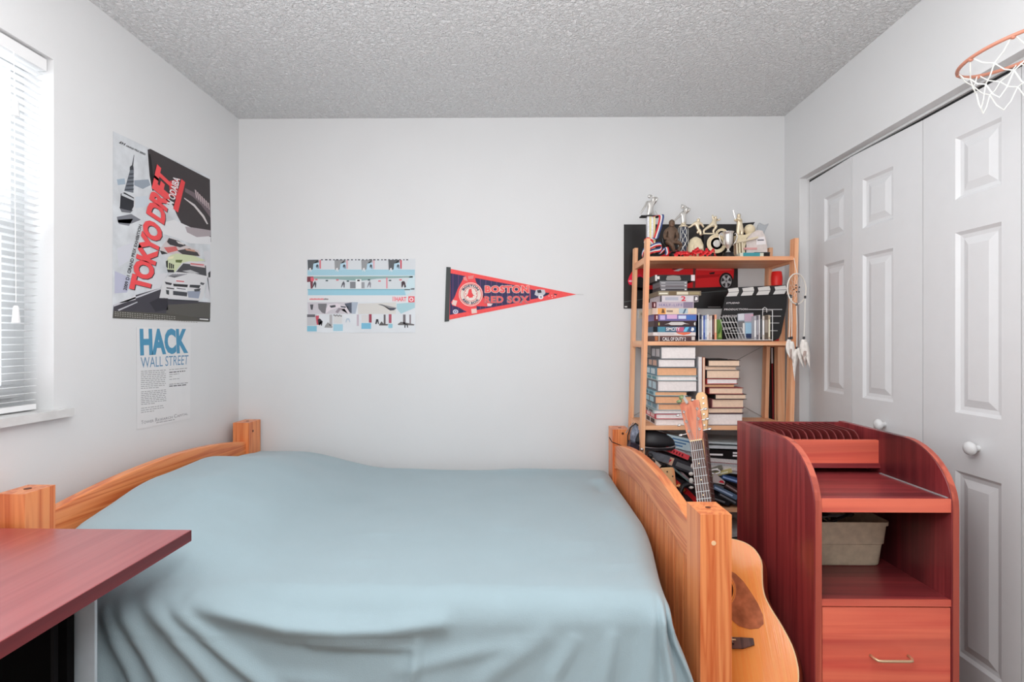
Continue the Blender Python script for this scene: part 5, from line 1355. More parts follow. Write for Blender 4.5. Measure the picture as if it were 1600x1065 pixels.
# bottom shelf papers
for k, (py, cc) in enumerate(((836, (178, 176, 178)), (842, (140, 138, 140)), (849, (206, 202, 202)))):
    p = on(1146, py, 2.49)
    slab('magazine', ('grey', 'dark grey', 'white')[k] + ' magazine in the low pile seen between the bed post and the red cabinet', 'magazine', (p.x - .03, 2.49, p.z - .012), (.24, .2, .014), cov(cc), roll=(-.12, .1, -.1)[k])
slab('storage_box', 'dark box on the lowest shelf under the magazines', 'box', (.93, 2.5, .161), (.30, .22, .13), M('dark_box', (44, 42, 46), .6))
# left: black keyboard-like box, red book, picture box, cap
slab('long_box', 'long black box slanting across the left of the low compartment', 'box', on(1062, 756, 2.49) + Vector((0, 0, -.03)), (.26, .12, .05), M('dark_box2', (40, 38, 42), .5), roll=.42)
slab('storage_box', 'black carton filling the low compartment behind the toys', 'box', (.745, 2.58, SZ), (.26, .17, .13), M('dark_box', (44, 42, 46), .6))
def pic(t, M4, s):
    m = MB(M4); m.box(-s[0] * .42, -.0006, s[2] * .12, -s[0] * .08, -.0001, s[2] * .9); m.build('picture', M('picture_tan', (206, 172, 148), .4), t)
    m = MB(M4); m.prism([(-s[0] * .36, -.0014, s[2] * .5), (-s[0] * .28, -.0014, s[2] * .3), (-s[0] * .16, -.0014, s[2] * .35), (-s[0] * .12, -.0014, s[2] * .7), (-s[0] * .22, -.0014, s[2] * .62), (-s[0] * .3, -.0014, s[2] * .8)], (0, .0006, 0)); m.build('red_drawing', RT, t)
    m = MB(M4); m.box(s[0] * .0, -.0006, s[2] * .25, s[0] * .42, -.0001, s[2] * .7); m.build('picture', M('picture_grey', (104, 106, 110), .4), t)
slab('toy_box', 'black toy box with a tan picture panel slanting above the footboard', 'box', on(1054, 724, 2.485) + Vector((0, 0, -.02)), (.20, .10, .045), M('dark_box3', (52, 52, 58), .35), roll=.36, extra=pic)
def redt(t, M4, s):
    m = MB(M4)
    for k in range(6): m.box(s[0] * (-.42 + k * .12), -.0006, s[2] * .25, s[0] * (-.36 + k * .12), -.0001, s[2] * .75)
    m.build('printed_title', M('ink_dark_red', (120, 24, 36), .5), t)
slab('book', 'red book lying askew above the toy box', 'book', on(1057, 711, 2.488), (.115, .15, .022), cov((222, 76, 84)), roll=.40, extra=redt)
slab('book', 'pale grey book with white pages behind the red book', 'book', on(1078, 712, 2.52), (.11, .15, .03), cov((204, 204, 210)), roll=.40)
def gloss(t, M4, s):
    m = MB(M4)
    for k in range(3): m.box(-s[0] * .3, -.0006, s[2] * (.2 + .25 * k), s[0] * (.1 + .1 * k), -.0001, s[2] * (.32 + .25 * k))
    m.build('printed_band', M('ink_blue', (70, 110, 150), .3), t)
slab('flat_box', 'pale blue glossy flat box leaning under the shelf board left of the headstock', 'box', on(1061, 701, 2.50), (.135, .12, .055), M('glossy_blue', (176, 196, 204), .15, var=.1), roll=.22, extra=gloss)
slab('booklet', 'grey glossy booklet below the pale blue flat box', 'booklet', on(1066, 708, 2.495), (.15, .16, .010), M('glossy_grey2', (150, 156, 160), .2), roll=.36)
slab('red_box', 'red box with orange lettering behind the light ukulele head', 'box', on(1062, 764, 2.462), (.075, .06, .022), cov((196, 46, 44)), roll=.75, extra=lambda t, M4, s: bx('x', None, None, 0, 0, 0, 1, 1, 1) if False else (lambda m: (m.box(-s[0] * .3, -.0006, s[2] * .2, s[0] * .3, -.0001, s[2] * .75), m.build('printed_band', M('ink_orange', (236, 150, 70), .5), t)))(MB(M4)))
slab('red_box', 'red triangular-looking box low beside the guitar neck', 'box', on(1079, 778, 2.455), (.06, .05, .02), cov((206, 40, 46)), roll=.8)
slab('flat_box', 'dark plum flat box under the red boxes', 'box', on(1068, 778, 2.465), (.12, .09, .03), cov((70, 56, 62)), roll=.75)
slab('leaflet', 'teal and grey leaflet stuck between the toy box and the red box', 'leaflet', on(1064, 743, 2.472), (.10, .06, .008), cov((110, 130, 130)), roll=.7)
slab('flat_box', 'pale pink flat case standing in the jumble left of the guitar neck', 'box', on(1076, 752, 2.474), (.09, .05, .012), cov((150, 128, 134)), roll=.75)
# ukulele with light wooden head
pu0, pu1 = on(1046, 772, 2.44), on(1043, 731, 2.44)
MU = frame(pu0, pu1 - pu0 + Vector((0, .012, 0)), .15)
uk = thing('ukulele', 'small ukulele with light brown head leaning behind the footboard', 'ukulele', None, M4=MU)
m = MB(MU); hl = (pu1 - pu0).length
m.prism([(-.026, 0, -.011), (.026, 0, -.011), (.034, .03, -.011), (.033, hl - .01, -.011), (.026, hl, -.011), (-.026, hl, -.011), (-.034, hl - .01, -.011), (-.034, .03, -.011)], (0, 0, .011)); uh = m.build('headstock', BLOND, uk, bevel=.002)
for (x, y) in ((.0, hl - .018), (.022, hl - .04), (.02, hl - .075), (-.02, hl - .04)):
    m = MB(MU); m.cyl((x, y, 0), (x, y, .002), .0032, n=10); m.build('peg_hole', BASEB, uh)
for y in (hl - .085, hl - .105):
    m = MB(MU); m.cyl((.034, y, -.006), (.042, y, -.006), .003, n=8); m.ball((.050, y, -.006), .010, (1, .75, .6), 10, 7); m.build('tuner', M('peg_orange', (240, 170, 120), .4), uh, smooth=.8)
m = MB(MU); m.prism([(-.02, 0, -.018), (.02, 0, -.018), (.023, -.16, -.018), (-.023, -.16, -.018)], (0, 0, .016)); m.build('neck', BLOND, uk)
ub = [(.03 * 0, -.15), (.05, -.16), (.065, -.19), (.055, -.23), (.075, -.28), (.06, -.325), (0, -.335)]
m = MB(MU); m.prism([(x, y, -.05) for x, y in ub] + [(-x, y, -.05) for x, y in ub[::-1] if x > 0], (0, 0, .045)); m.build('body', BLOND, uk, bevel=.003)
# white pegs beside the neck of the acoustic guitar
WP = M('white_plastic', (232, 226, 222), .3)
for (px, py, r1, sc, lab) in ((1083, 728, .011, (1, .8, 1.1), 'white plastic knob nearest the top left of the guitar neck'), (1080, 740, .010, (1.1, .8, .9), 'second white plastic knob down beside the guitar neck'),
                              (1080, 751, .011, (.9, .8, 1.3), 'long white plastic knob halfway down beside the guitar neck'), (1080, 761, .010, (1.1, .8, .8), 'lowest white plastic knob beside the guitar neck')):
    t = thing('peg_knob', lab, 'knob', on(px, py, 2.42), group='white knobs beside the neck')
    m = MB(); m.ball(on(px, py, 2.42), r1, sc, 12, 8); m.build('knob', WP, t, smooth=True)
    p = on(px, py, 2.42); m = MB(); m.cyl(p + Vector((.006, 0, -.002)), p + Vector((.024, .006, -.004)), .0025, n=8); m.build('stem', CHROME, t)
# black strap loop
pts = [on(1090, 768, 2.44), on(1078, 757, 2.43), on(1068, 760, 2.425), on(1063, 772, 2.42), on(1066, 790, 2.42), on(1075, 803, 2.43)]
m = MB(); rows = []
for i in range(len(pts) * 4 - 3):
    k = min(len(pts) - 2, i // 4); s = i / 4 - k; q = pts[k].lerp(pts[k + 1], s); rows.append([q + Vector((0, -.016, 0)), q + Vector((0, .016, 0))])
m.grid(rows); o = m.build('strap', CABL, None, smooth=True); s_ = o.modifiers.new('thick', 'SOLIDIFY'); s_.thickness = .012
tag(o, 'thick black strap looping left of the guitar neck', 'strap')
# black cap with pale piping
t = thing('cap', 'rounded black cap with pale piping under the shelf behind the left post', 'cap', on(1025, 700, 2.52))
m = MB(); c_ = on(1024, 693, 2.535); W_ = .095
rows = []
for i in range(13):
    th = PI * i / 12; rows.append([])
    for j in range(9):
        ph = PI / 2 * j / 8
        rows[-1].append(c_ + Vector((-W_ * math.cos(th) * (math.cos(ph) ** .8), -.07 * math.sin(th) * (math.cos(ph) ** .8), .068 * math.sin(ph) ** .85 * (1 - .18 * math.cos(PI - th)))))
m.grid(rows); o = m.build('crown', CABL, t, smooth=True); s_ = o.modifiers.new('thick', 'SOLIDIFY'); s_.thickness = .003
m = MB(); m.tube([c_ + Vector((-W_ * 1.0 * math.cos(PI * i / 16), -.072 * math.sin(PI * i / 16), .004 - .012 * math.sin(PI * i / 16))) for i in range(17)], .0025, 6); m.build('piping', M('piping', (150, 140, 140), .5), t)
m = MB(); m.prism([c_ + Vector((-W_ * 1.0 * math.cos(PI * i / 16), -.075 * math.sin(PI * i / 16), -.018)) for i in range(17)], (0, 0, .012)); m.build('brim', CABL, t)
# clear goggles hung between the back posts
t = thing('goggles', 'clear plastic goggles with a black strap beside the bed footboard post', 'goggles', on(992, 690, 2.50))
SMK = M('smoky_plastic', (104, 108, 122), .12, .3, var=.6, scale=60)
m = MB(); P = [on(984, 686, 2.56), on(985, 676, 2.56), on(990, 665, 2.56), on(993, 662, 2.56), on(999, 668, 2.54), on(1001, 684, 2.53), on(996, 692, 2.53), on(988, 692, 2.55)]
m.prism(P, (.004, .03, 0)); m.build('lens', SMK, t, bevel=.003)
m = MB(); m.tube([on(981, 700, 2.55), on(981, 680, 2.56), on(985, 668, 2.56), on(993, 661, 2.56), on(1000, 666, 2.54)], .003, 7); m.build('rim', CABL, t, smooth=True)
m = MB(); m.tube([on(978, 676, 2.58), on(983, 668, 2.58), on(990, 660, 2.58)], .0022, 6); m.build('bright_edge', CHROME, t)
slab('small_case', 'small black and purple case under the goggles', 'case', on(991, 702, 2.50) + Vector((0, 0, -.008)), (.05, .06, .036), M('case_black', (40, 34, 46), .4, var=.5, scale=50), roll=.25)
for k, (px, py, r_, lab) in enumerate(((1016, 712, .013, 'black round controller knob by the foot of the left post'), (1020, 720, .012, 'black ball joint above the footboard rail'), (1003, 702, .008, 'small silver ball beside the left post foot'))):
    m = MB(); m.ball(on(px, py, 2.455), r_, (1, 1, 1), 12, 8); tag(m.build('knob', CABL if k < 2 else CHROME, None, smooth=True), lab, 'knob')
slab('controller', 'grey and black game controller behind the left front post', 'controller', on(1028, 709, 2.475) + Vector((0, 0, -.03)), (.10, .05, .034), M('pad_grey', (96, 100, 108), .3, var=.35, scale=30), roll=.3, bevel=.008)
slab('hinge_plate', 'ivory plastic plate above the footboard rail', 'plate', on(1022, 724, 2.45) + Vector((0, 0, -.008)), (.05, .02, .022), M('ivory_plastic', (206, 186, 168), .4), roll=.75)
# picture clip on the wall left of the tower of games
# ------------------------------------------------------------------ posters
NB, NL = (0, -1, 0), (1, 0, 0)
def paper(name, f, corners, nrm, mat, t, bend=.0):
    m = MB(); P = [f(*c) for c in corners]; n_ = Vector(nrm)
    m.prism([p - n_ * .0006 for p in P], n_ * .0006); return m.build(name, mat, t)
GLOSSP = M('poster_paper', (206, 210, 214), .35, k=1.08, var=.16, scale=12)
# ---- drift racing poster on the left wall
XP = XL + .0016
fl = lambda px, py: on_x(px, py, XP)
cs = [(176, 497), (329, 502), (328, 276), (177, 205)]
t = thing('poster', 'grey and red motor racing poster with smoke and white cars, high on the left wall', 'poster', fl(252, 500))
paper('sheet', fl, cs, NL, GLOSSP, t)
d1 = lambda x, y: (160 + x / 6.658, 190 + y / 6.658)
d2 = lambda x, y: (160 + x / 6.263, 340 + y / 6.263)
P = []
def add(pts, rgb, L=None, f=d1): P.append(([f(*p) for p in pts], rgb, L if L is not None else len(P)))
add([(470, 290), (500, 283), (1118, 600), (1130, 1250), (1000, 1240), (860, 1130), (780, 980), (700, 800), (600, 700), (520, 720), (490, 560)], (62, 56, 58), 0)
add([(860, 690), (960, 740), (1050, 820), (1125, 930), (1125, 1000), (1030, 870), (940, 780), (860, 730)], (112, 98, 104), 1)
for k in range(7): add([(960 + k * 22, 705 + k * 22), (975 + k * 22, 715 + k * 22), (985 + k * 22, 800 + k * 20), (975 + k * 22, 790 + k * 20)], (196, 178, 180), 2)
add([(850, 790), (960, 860), (1060, 980), (1100, 1065), (1085, 1065), (1040, 990), (950, 880), (850, 800)], (206, 200, 200), 2)
add([(860, 1090), (1000, 1110), (1125, 1130), (1125, 1190), (980, 1200), (880, 1150)], (170, 160, 164), 2)
add([(480, 330), (500, 340), (540, 620), (520, 690), (500, 600)], (28, 26, 28), 1)
# sky and smoke
for (pts, rgb, f) in (([(150, 600), (230, 590), (240, 650), (160, 660)], (160, 176, 190), d1), ([(330, 610), (480, 600), (500, 660), (420, 700), (330, 660)], (150, 160, 172), d1), ([(340, 780), (470, 770), (490, 880), (340, 900)], (198, 206, 214), d1),
                      ([(150, 990), (300, 960), (400, 1020), (300, 1060), (160, 1050)], (120, 122, 130), d1), ([(150, 20), (300, 10), (260, 80), (160, 60)], (126, 128, 136), d2),
                      ([(140, 300), (300, 240), (260, 420), (160, 480)], (206, 208, 216), d2), ([(120, 520), (300, 600), (240, 730), (120, 740)], (184, 186, 206), d2), ([(540, 60), (700, 20), (900, 110), (1060, 190), (1060, 260), (860, 250), (700, 190), (600, 160)], (222, 222, 224), d2),
                      ([(400, 560), (640, 540), (560, 690), (440, 740)], (214, 214, 218), d2), ([(990, 330), (1060, 320), (1055, 800), (1000, 780), (1035, 600)], (210, 210, 214), d2)):
    add(pts, rgb, 1, f)
# tower
add([(326, 345), (331, 345), (320, 460), (305, 460)], (70, 72, 78), 2)
add([(285, 470), (300, 455), (322, 462), (326, 500), (284, 505)], (60, 62, 68), 2)
add([(286, 505), (326, 500), (322, 740), (226, 720)], (108, 114, 122), 2)
for k in range(5): add([(280 - k * 11, 540 + k * 40), (326, 535 + k * 40), (324, 550 + k * 40), (276 - k * 11, 555 + k * 40)], (66, 70, 78), 3)
add([(190, 750), (230, 735), (328, 790), (325, 880), (300, 930), (180, 900)], (44, 46, 52), 3)
add([(205, 740), (326, 800), (326, 822), (195, 765)], (196, 200, 204), 4)
add([(175, 890), (320, 920), (290, 950), (200, 940)], (108, 110, 116), 2)
# road
add([(108, 855), (330, 755), (560, 690), (650, 800), (1058, 830), (1050, 1015), (100, 980)], (66, 64, 72), 2, d2)
add([(160, 830), (325, 755), (325, 800), (180, 835)], (222, 222, 226), 3, d2)
add([(110, 850), (560, 690), (570, 700), (110, 870)], (200, 200, 206), 3, d2)
add([(150, 900), (340, 820), (344, 828), (160, 912)], (190, 190, 196), 3, d2)
add([(460, 830), (560, 780), (640, 800), (640, 900), (520, 920)], (48, 46, 54), 3, d2)
add([(640, 850), (1056, 830), (1054, 985), (760, 960), (620, 930)], (88, 86, 82), 3, d2)
add([(110, 910), (700, 940), (1052, 1000), (1050, 1018), (100, 982)], (82, 80, 74), 4, d2)
rp_ = random.Random(5)
for k in range(34):
    x = 120 + k * 24; y = 918 + k * 2.0
    for j in range(3):
        if k * 24 < 600 or j == 2: add([(x, y + j * 18), (x + rp_.uniform(10, 19), y + j * 18 + 1), (x + rp_.uniform(10, 19), y + j * 18 + 7), (x, y + j * 18 + 6)], (168, 166, 160), 5, d2)
add([(950, 985), (1035, 990), (1035, 1003), (950, 996)], (216, 216, 214), 5, d2)
# third, second and first car
add([(570, 350), (565, 300), (620, 230), (645, 195), (700, 205), (800, 262), (940, 320), (960, 375), (760, 400), (690, 360)], (206, 196, 196), 3, d2)
add([(630, 235), (650, 198), (740, 225), (820, 270), (760, 290), (660, 265)], (60, 58, 62), 4, d2)
add([(720, 225), (790, 250), (800, 268), (740, 250)], (216, 212, 210), 5, d2)
add([(600, 290), (720, 280), (740, 320), (640, 345)], (206, 106, 104), 4, d2)
add([(730, 320), (850, 300), (930, 340), (950, 375), (800, 370)], (70, 66, 66), 4, d2)
add([(800, 300), (900, 315), (910, 335), (820, 320)], (196, 150, 130), 5, d2)
add([(560, 320), (600, 330), (640, 350), (580, 360)], (50, 48, 50), 4, d2)
add([(618, 430), (660, 370), (720, 348), (900, 372), (1010, 420), (900, 430), (780, 440), (710, 530), (640, 530)], (206, 214, 176), 5, d2)
add([(715, 412), (785, 412), (770, 440), (715, 436)], (96, 110, 60), 6, d2); add([(620, 425), (640, 415), (640, 500), (624, 480)], (40, 40, 40), 6, d2)
for k in range(3): add([(650 + k * 18, 440 + k * 8), (664 + k * 18, 442 + k * 8), (662 + k * 18, 500), (650 + k * 18, 495)], (44, 44, 44), 6, d2)
add([(630, 505), (700, 510), (700, 535), (640, 535)], (50, 50, 52), 6, d2)
add([(640, 385), (700, 375), (690, 400), (640, 405)], (230, 226, 190), 6, d2)
add([(556, 785), (570, 720), (590, 615), (650, 560), (715, 530), (785, 440), (850, 425), (1020, 435), (1030, 580), (1010, 640), (985, 780), (950, 812), (700, 790)], (216, 216, 218), 7, d2)
add([(718, 530), (790, 447), (1012, 468), (1018, 570), (900, 545)], (74, 74, 78), 8, d2)
add([(850, 440), (1000, 455), (1004, 490), (860, 468)], (214, 196, 198), 9, d2); add([(860, 443), (990, 456), (990, 468), (864, 456)], (206, 110, 114), 10, d2)
add([(780, 520), (860, 510), (950, 545), (870, 545)], (188, 188, 190), 9, d2)
add([(608, 625), (680, 640), (670, 660), (620, 650)], (60, 60, 66), 8, d2); add([(855, 655), (960, 660), (945, 690), (850, 680)], (60, 62, 66), 8, d2); add([(960, 630), (1000, 640), (985, 660), (955, 650)], (90, 90, 96), 8, d2)
add([(690, 645), (835, 655), (830, 680), (695, 670)], (44, 44, 46), 8, d2); add([(715, 600), (810, 612), (800, 640), (720, 630)], (226, 222, 224), 8, d2); add([(720, 612), (800, 620), (796, 630), (722, 624)], (200, 96, 100), 9, d2)
add([(625, 680), (700, 690), (700, 700), (625, 692)], (50, 50, 54), 8, d2); add([(705, 675), (830, 690), (826, 715), (706, 705)], (228, 228, 230), 9, d2); add([(725, 685), (815, 697), (813, 704), (725, 694)], (80, 80, 84), 10, d2)
add([(690, 715), (830, 730), (825, 770), (690, 755)], (70, 72, 78), 8, d2); add([(620, 705), (650, 710), (650, 755), (625, 745)], (60, 62, 66), 8, d2); add([(830, 720), (960, 715), (940, 790), (840, 780)], (150, 158, 176), 8, d2)
add([(895, 700), (960, 690), (950, 720), (900, 722)], (74, 76, 80), 9, d2); add([(590, 780), (640, 795), (950, 812), (930, 822), (640, 808)], (52, 52, 58), 7, d2)
for k in range(7): add([(640 + k * 9, 570 + k * 2), (690 + k * 22, 548), (700 + k * 22, 551), (648 + k * 9, 576 + k * 2)], (150, 150, 156), 8, d2)
add([(1035, 540), (1056, 520), (1056, 580), (1036, 585)], (60, 60, 62), 8, d2)
# odaiba panel
add([(820, 595), (860, 630), (785, 945), (735, 905)], (226, 70, 74), 8)
add([(690, 620), (800, 590), (770, 800), (700, 760)], (196, 66, 70), 7)
art('artwork', t, fl, P, NL, step=.00008)
def quadtext(s, quad, mat, bold=0, shear=0, lift=.0015, space=1.0):
    lettering('lettering', t, s, [fl(*q) for q in quad], mat, NL, lift=lift, bold=bold, shear=shear, space=space)
PR = M('poster_red', (232, 70, 74), .4, k=1.25); PK = M('poster_black', (40, 38, 42), .4)
BLq, BRq, TRq, TLq = (233.5, 457.5), (271, 282), (244.5, 256), (200.5, 450.5)
sh = lambda q, a, b: (q[0] + a, q[1] + b)
quadtext('TOKYO DRIFT', [sh(q, 1.3, 1.2) for q in (BLq, BRq, TRq, TLq)], PK, bold=.055, lift=.00135, space=.86)
quadtext('TOKYO DRIFT', [BLq, BRq, TRq, TLq], PR, bold=.05, lift=.0016, space=.86)
quadtext('2009 D1 GRAND PRIX EXHIBITION', [d2(235, 712), d2(386, 72), d2(356, 64), d2(200, 704)], PK, bold=.02, lift=.0012)
quadtext('IN ODAIBA', [d1(728, 900), d1(806, 600), d1(735, 560), d1(660, 860)], WT, bold=.02, lift=.0019)
quadtext('D1', [d1(170, 222), d1(234, 250), d1(240, 228), d1(180, 203)], PK, bold=.05, shear=.2, lift=.0012)
quadtext('GRAND PRIX SERIES', [d1(240, 256), d1(445, 352), d1(448, 332), d1(248, 240)], PK, bold=.02, shear=.2, lift=.0012)
for k in range(4): pass

# ---- printed notice below it
t = thing('notice', 'white printed notice with big blue heading on the left wall under the racing poster', 'poster', fl(255, 660))
h3 = lambda x, y: (190 + x / 5.915, 500 + y / 5.915)
cs = [h3(143, 1013), h3(633, 905), h3(640, 62), h3(140, 66)]
paper('sheet', fl, cs, NL, M('notice_paper', (216, 216, 217), .5, k=1.16, var=.015), t)
NB1 = M('notice_blue', (70, 136, 170), .5, k=1.2); NB2 = M('notice_blue_dark', (96, 136, 168), .5, k=1.2); NG = M('notice_grey', (132, 132, 136), .5, k=1.2)
quadtext('HACK', [h3(172, 330), h3(615, 305), h3(606, 78), h3(165, 76)], NB1, bold=.05, lift=.0004)
quadtext('WALL STREET', [h3(180, 442), h3(612, 408), h3(618, 322), h3(175, 342)], NB2, bold=.0, lift=.0004)
rp_ = random.Random(11); P = []
def line(x0, x1, y, sl, w=6, c=(150, 150, 152)):
    x = x0
    while x < x1 - 6:
        wd_ = min(x1 - x, rp_.uniform(14, 40)); P.append(([h3(x, y + sl * (x - x0)), h3(x + wd_, y + sl * (x + wd_ - x0)), h3(x + wd_, y + sl * (x + wd_ - x0) + w), h3(x, y + sl * (x - x0) + w)], c, 0)); x += wd_ + 6
for k in range(10): line(178, 408 - (60 if k == 9 else 0), 470 + k * 17.5, -.055)
for k in range(8): line(180, 412 - (100 if k == 7 else 0), 660 + k * 16.5, -.085)
for k in range(3): line(180, (388, 390, 300)[k], 812 + k * 19, -.13)
for (y, xe, w, c) in ((455, 605, 6, (150, 150, 152)), (478, 588, 9, (90, 90, 94)), (500, 532, 6, (150, 150, 152)), (520, 465, 6, (150, 150, 152)), (545, 545, 5, (150, 150, 152)), (590, 612, 7, (150, 150, 152)), (606, 604, 9, (90, 90, 94))): line(440, xe, y, -.09, w, c)
line(320, 490, 945, -.18, 6)
tag(art('printed_text', t, fl, P, NL), kind='stuff')
quadtext('T', [h3(180, 962), h3(200, 957), h3(200, 925), h3(180, 930)], NG, lift=.0004)
quadtext('OWER', [h3(203, 957), h3(296, 940), h3(296, 917), h3(203, 932)], NG, lift=.0004)
quadtext('R', [h3(312, 938), h3(332, 934), h3(332, 900), h3(312, 904)], NG, lift=.0004)
quadtext('ESEARCH', [h3(335, 933), h3(470, 905), h3(470, 884), h3(335, 912)], NG, lift=.0004)
quadtext('C', [h3(485, 903), h3(508, 898), h3(508, 866), h3(485, 871)], NG, lift=.0004)
quadtext('APITAL', [h3(511, 897), h3(612, 874), h3(612, 854), h3(511, 878)], NG, lift=.0004)

# ---- snowboard comic-strip poster on the back wall
YP = YB - .0016
fb_ = lambda px, py: at(px, py, YP)
h4 = lambda x, y: (470 + x / 7.605, 390 + y / 7.605)
t = thing('poster', 'pale blue and white glossy picture strip poster left of the pennant on the back wall', 'poster', fb_(565, 519))
paper('sheet', fb_, [h4(78, 985), h4(1362, 985), h4(1362, 105), h4(75, 110)], NB, M('glossy_poster', (214, 218, 222), .18, k=1.08, var=.05, scale=6), t)
P = []
def a4(pts, rgb, L): P.append(([h4(*p) for p in pts], rgb, L))
def r4(x0_, y0_, x1_, y1_, rgb, L): a4([(x0_, y0_), (x1_, y0_), (x1_, y1_), (x0_, y1_)], rgb, L)
r4(80, 118, 1350, 230, (206, 210, 214), 0); r4(80, 235, 1355, 305, (160, 198, 212), 0)
for k, x in enumerate((80, 400, 718, 1040)):
    s_ = (1, .6, .6, 1)[k]
    a4([(x, 120), (x + 130, 118), (x + 135, 150), (x + 70, 165), (x + 60, 235), (x + 5, 240)], tuple(int(230 - s_ * q) for q in (140, 136, 132)), 1)
    a4([(x + 70, 165), (x + 135, 150), (x + 145, 235), (x + 62, 240)], (176, 206, 222), 2)
    r4(x + 140, 122, x + 160, 225, ((206, 120, 130), (212, 170, 178), (212, 170, 178), (196, 80, 96))[k], 2)
    a4([(x + 100, 190), (x + 115, 170), (x + 130, 185), (x + 130, 225), (x + 122, 225), (x + 116, 195), (x + 106, 225)], (70, 74, 82), 3)
    a4([(x + 20, 220), (x + 40, 215), (x + 48, 262), (x + 38, 260), (x + 30, 235), (x + 15, 265)], (214, 214, 216), 3)
for k in range(24): r4(240 + k * 44 + (k * 17) % 13, 112, 240 + k * 44 + 22 + (k * 11) % 12, 126, (88, 90, 96), 2)
r4(80, 312, 1320, 460, (204, 210, 214), 0); r4(85, 470, 1250, 540, (150, 196, 212), 0); r4(80, 468, 1300, 478, (110, 170, 186), 1)
a4([(85, 318), (1330, 312), (1330, 330), (900, 345), (700, 372), (400, 350), (85, 345)], (140, 168, 166), 1)
a4([(75, 320), (150, 318), (140, 460), (118, 462), (112, 380), (75, 385)], (120, 66, 76), 2); a4([(115, 330), (150, 325), (160, 360), (140, 380), (118, 370)], (216, 100, 116), 3)
for (x, dk_) in ((150, 70), (490, 90), (800, 130), (1210, 60)):
    a4([(x, 400), (x + 20, 370), (x + 34, 400), (x + 30, 450), (x + 20, 450), (x + 16, 410), (x - 6, 450), (x - 12, 448)], (dk_, dk_, dk_ + 8), 3)
r4(585, 380, 652, 458, (128, 130, 134), 2); r4(720, 385, 758, 458, (150, 152, 156), 2); r4(652, 350, 720, 460, (222, 224, 226), 2)
r4(1015, 330, 1030, 460, (216, 130, 142), 2); a4([(1195, 385), (1215, 370), (1235, 385), (1252, 440), (1240, 450), (1222, 400), (1210, 445), (1196, 440)], (70, 54, 60), 4)
for k in range(9): r4(170 + k * 125, 345 + (k * 13) % 20, 200 + k * 125, 362 + (k * 13) % 20, ((206, 120, 130), (80, 96, 100))[k % 2], 2)
a4([(1290, 320), (1355, 310), (1355, 470), (1250, 545), (1230, 470)], (196, 216, 222), 1); a4([(1300, 462), (1350, 455), (1350, 475), (1310, 474)], (90, 94, 100), 2)
r4(85, 545, 1355, 620, (216, 218, 220), 0)
a4([(80, 625), (600, 622), (605, 760), (85, 765)], (196, 192, 198), 0)
a4([(110, 650), (150, 650), (140, 715), (120, 710)], (80, 80, 86), 2); a4([(205, 640), (310, 640), (290, 760), (255, 750), (210, 700)], (120, 118, 122), 1)
a4([(300, 700), (330, 650), (430, 640), (570, 680), (590, 750), (560, 760), (520, 700), (440, 690), (350, 715), (300, 755)], (216, 208, 214), 2)
a4([(340, 665), (410, 655), (415, 680), (360, 690)], (74, 76, 82), 3); a4([(470, 665), (540, 675), (530, 690), (480, 685)], (90, 94, 104), 3); a4([(410, 740), (450, 690), (520, 700), (470, 715), (440, 755)], (150, 142, 150), 3)
a4([(520, 640), (605, 625), (605, 755), (585, 750), (560, 680)], (88, 94, 108), 3); a4([(605, 622), (680, 622), (650, 760), (605, 760)], (166, 176, 190), 1)
a4([(680, 640), (1130, 625), (1130, 760), (680, 765)], (206, 204, 200), 1); a4([(915, 650), (950, 645), (1140, 690), (1110, 720), (1060, 720), (1040, 690)], (146, 146, 148), 2); a4([(1040, 692), (1135, 692), (1100, 718), (1065, 722)], (72, 74, 86), 3)
a4([(1140, 640), (1355, 625), (1355, 690), (1190, 760), (1140, 700)], (166, 200, 208), 2)
r4(75, 770, 190, 900, (190, 190, 194), 1); r4(75, 905, 190, 970, (130, 186, 206), 1); r4(75, 768, 170, 800, (100, 98, 104), 2)
a4([(175, 785), (215, 780), (215, 890), (190, 890)], (190, 80, 96), 2); a4([(200, 830), (225, 815), (260, 850), (250, 905), (240, 900), (238, 850), (215, 870), (225, 900), (210, 890)], (56, 54, 60), 3)
a4([(290, 900), (320, 860), (380, 915), (370, 928), (280, 925)], (150, 150, 150), 2); r4(340, 770, 375, 900, (176, 174, 176), 2); r4(385, 885, 500, 965, (160, 200, 216), 1); r4(390, 775, 490, 875, (206, 206, 206), 1)
for k in range(6): r4(390 + k * 17, 768 + (k * 7) % 12, 400 + k * 17, 785 + (k * 7) % 12, (60, 58, 62), 3)
a4([(530, 860), (545, 815), (575, 815), (590, 855), (580, 862), (566, 830), (552, 830), (542, 865)], (176, 190, 204), 3); r4(665, 770, 690, 905, (190, 176, 186), 2)
r4(720, 870, 835, 940, (120, 180, 206), 1); r4(810, 765, 842, 865, (150, 62, 80), 2); r4(720, 775, 808, 865, (208, 206, 206), 1)
a4([(885, 880), (895, 825), (920, 825), (930, 880), (918, 885), (910, 850), (900, 885)], (48, 48, 54), 3); a4([(930, 890), (960, 850), (985, 880), (1040, 885), (1030, 900), (930, 900)], (90, 88, 88), 3); r4(985, 770, 1008, 885, (96, 90, 94), 2); r4(1045, 765, 1078, 870, (166, 84, 100), 2); r4(1040, 880, 1090, 930, (140, 190, 206), 1)
r4(1215, 770, 1245, 880, (110, 104, 108), 2); r4(1290, 770, 1310, 880, (140, 128, 134), 2); a4([(1230, 925), (1235, 880), (1270, 880), (1275, 925), (1264, 925), (1260, 895), (1245, 895), (1243, 928)], (60, 58, 62), 3); a4([(1150, 885), (1190, 855), (1350, 885), (1345, 900), (1160, 895)], (110, 108, 108), 2)
r4(1278, 552, 1352, 625, (222, 96, 104), 2)
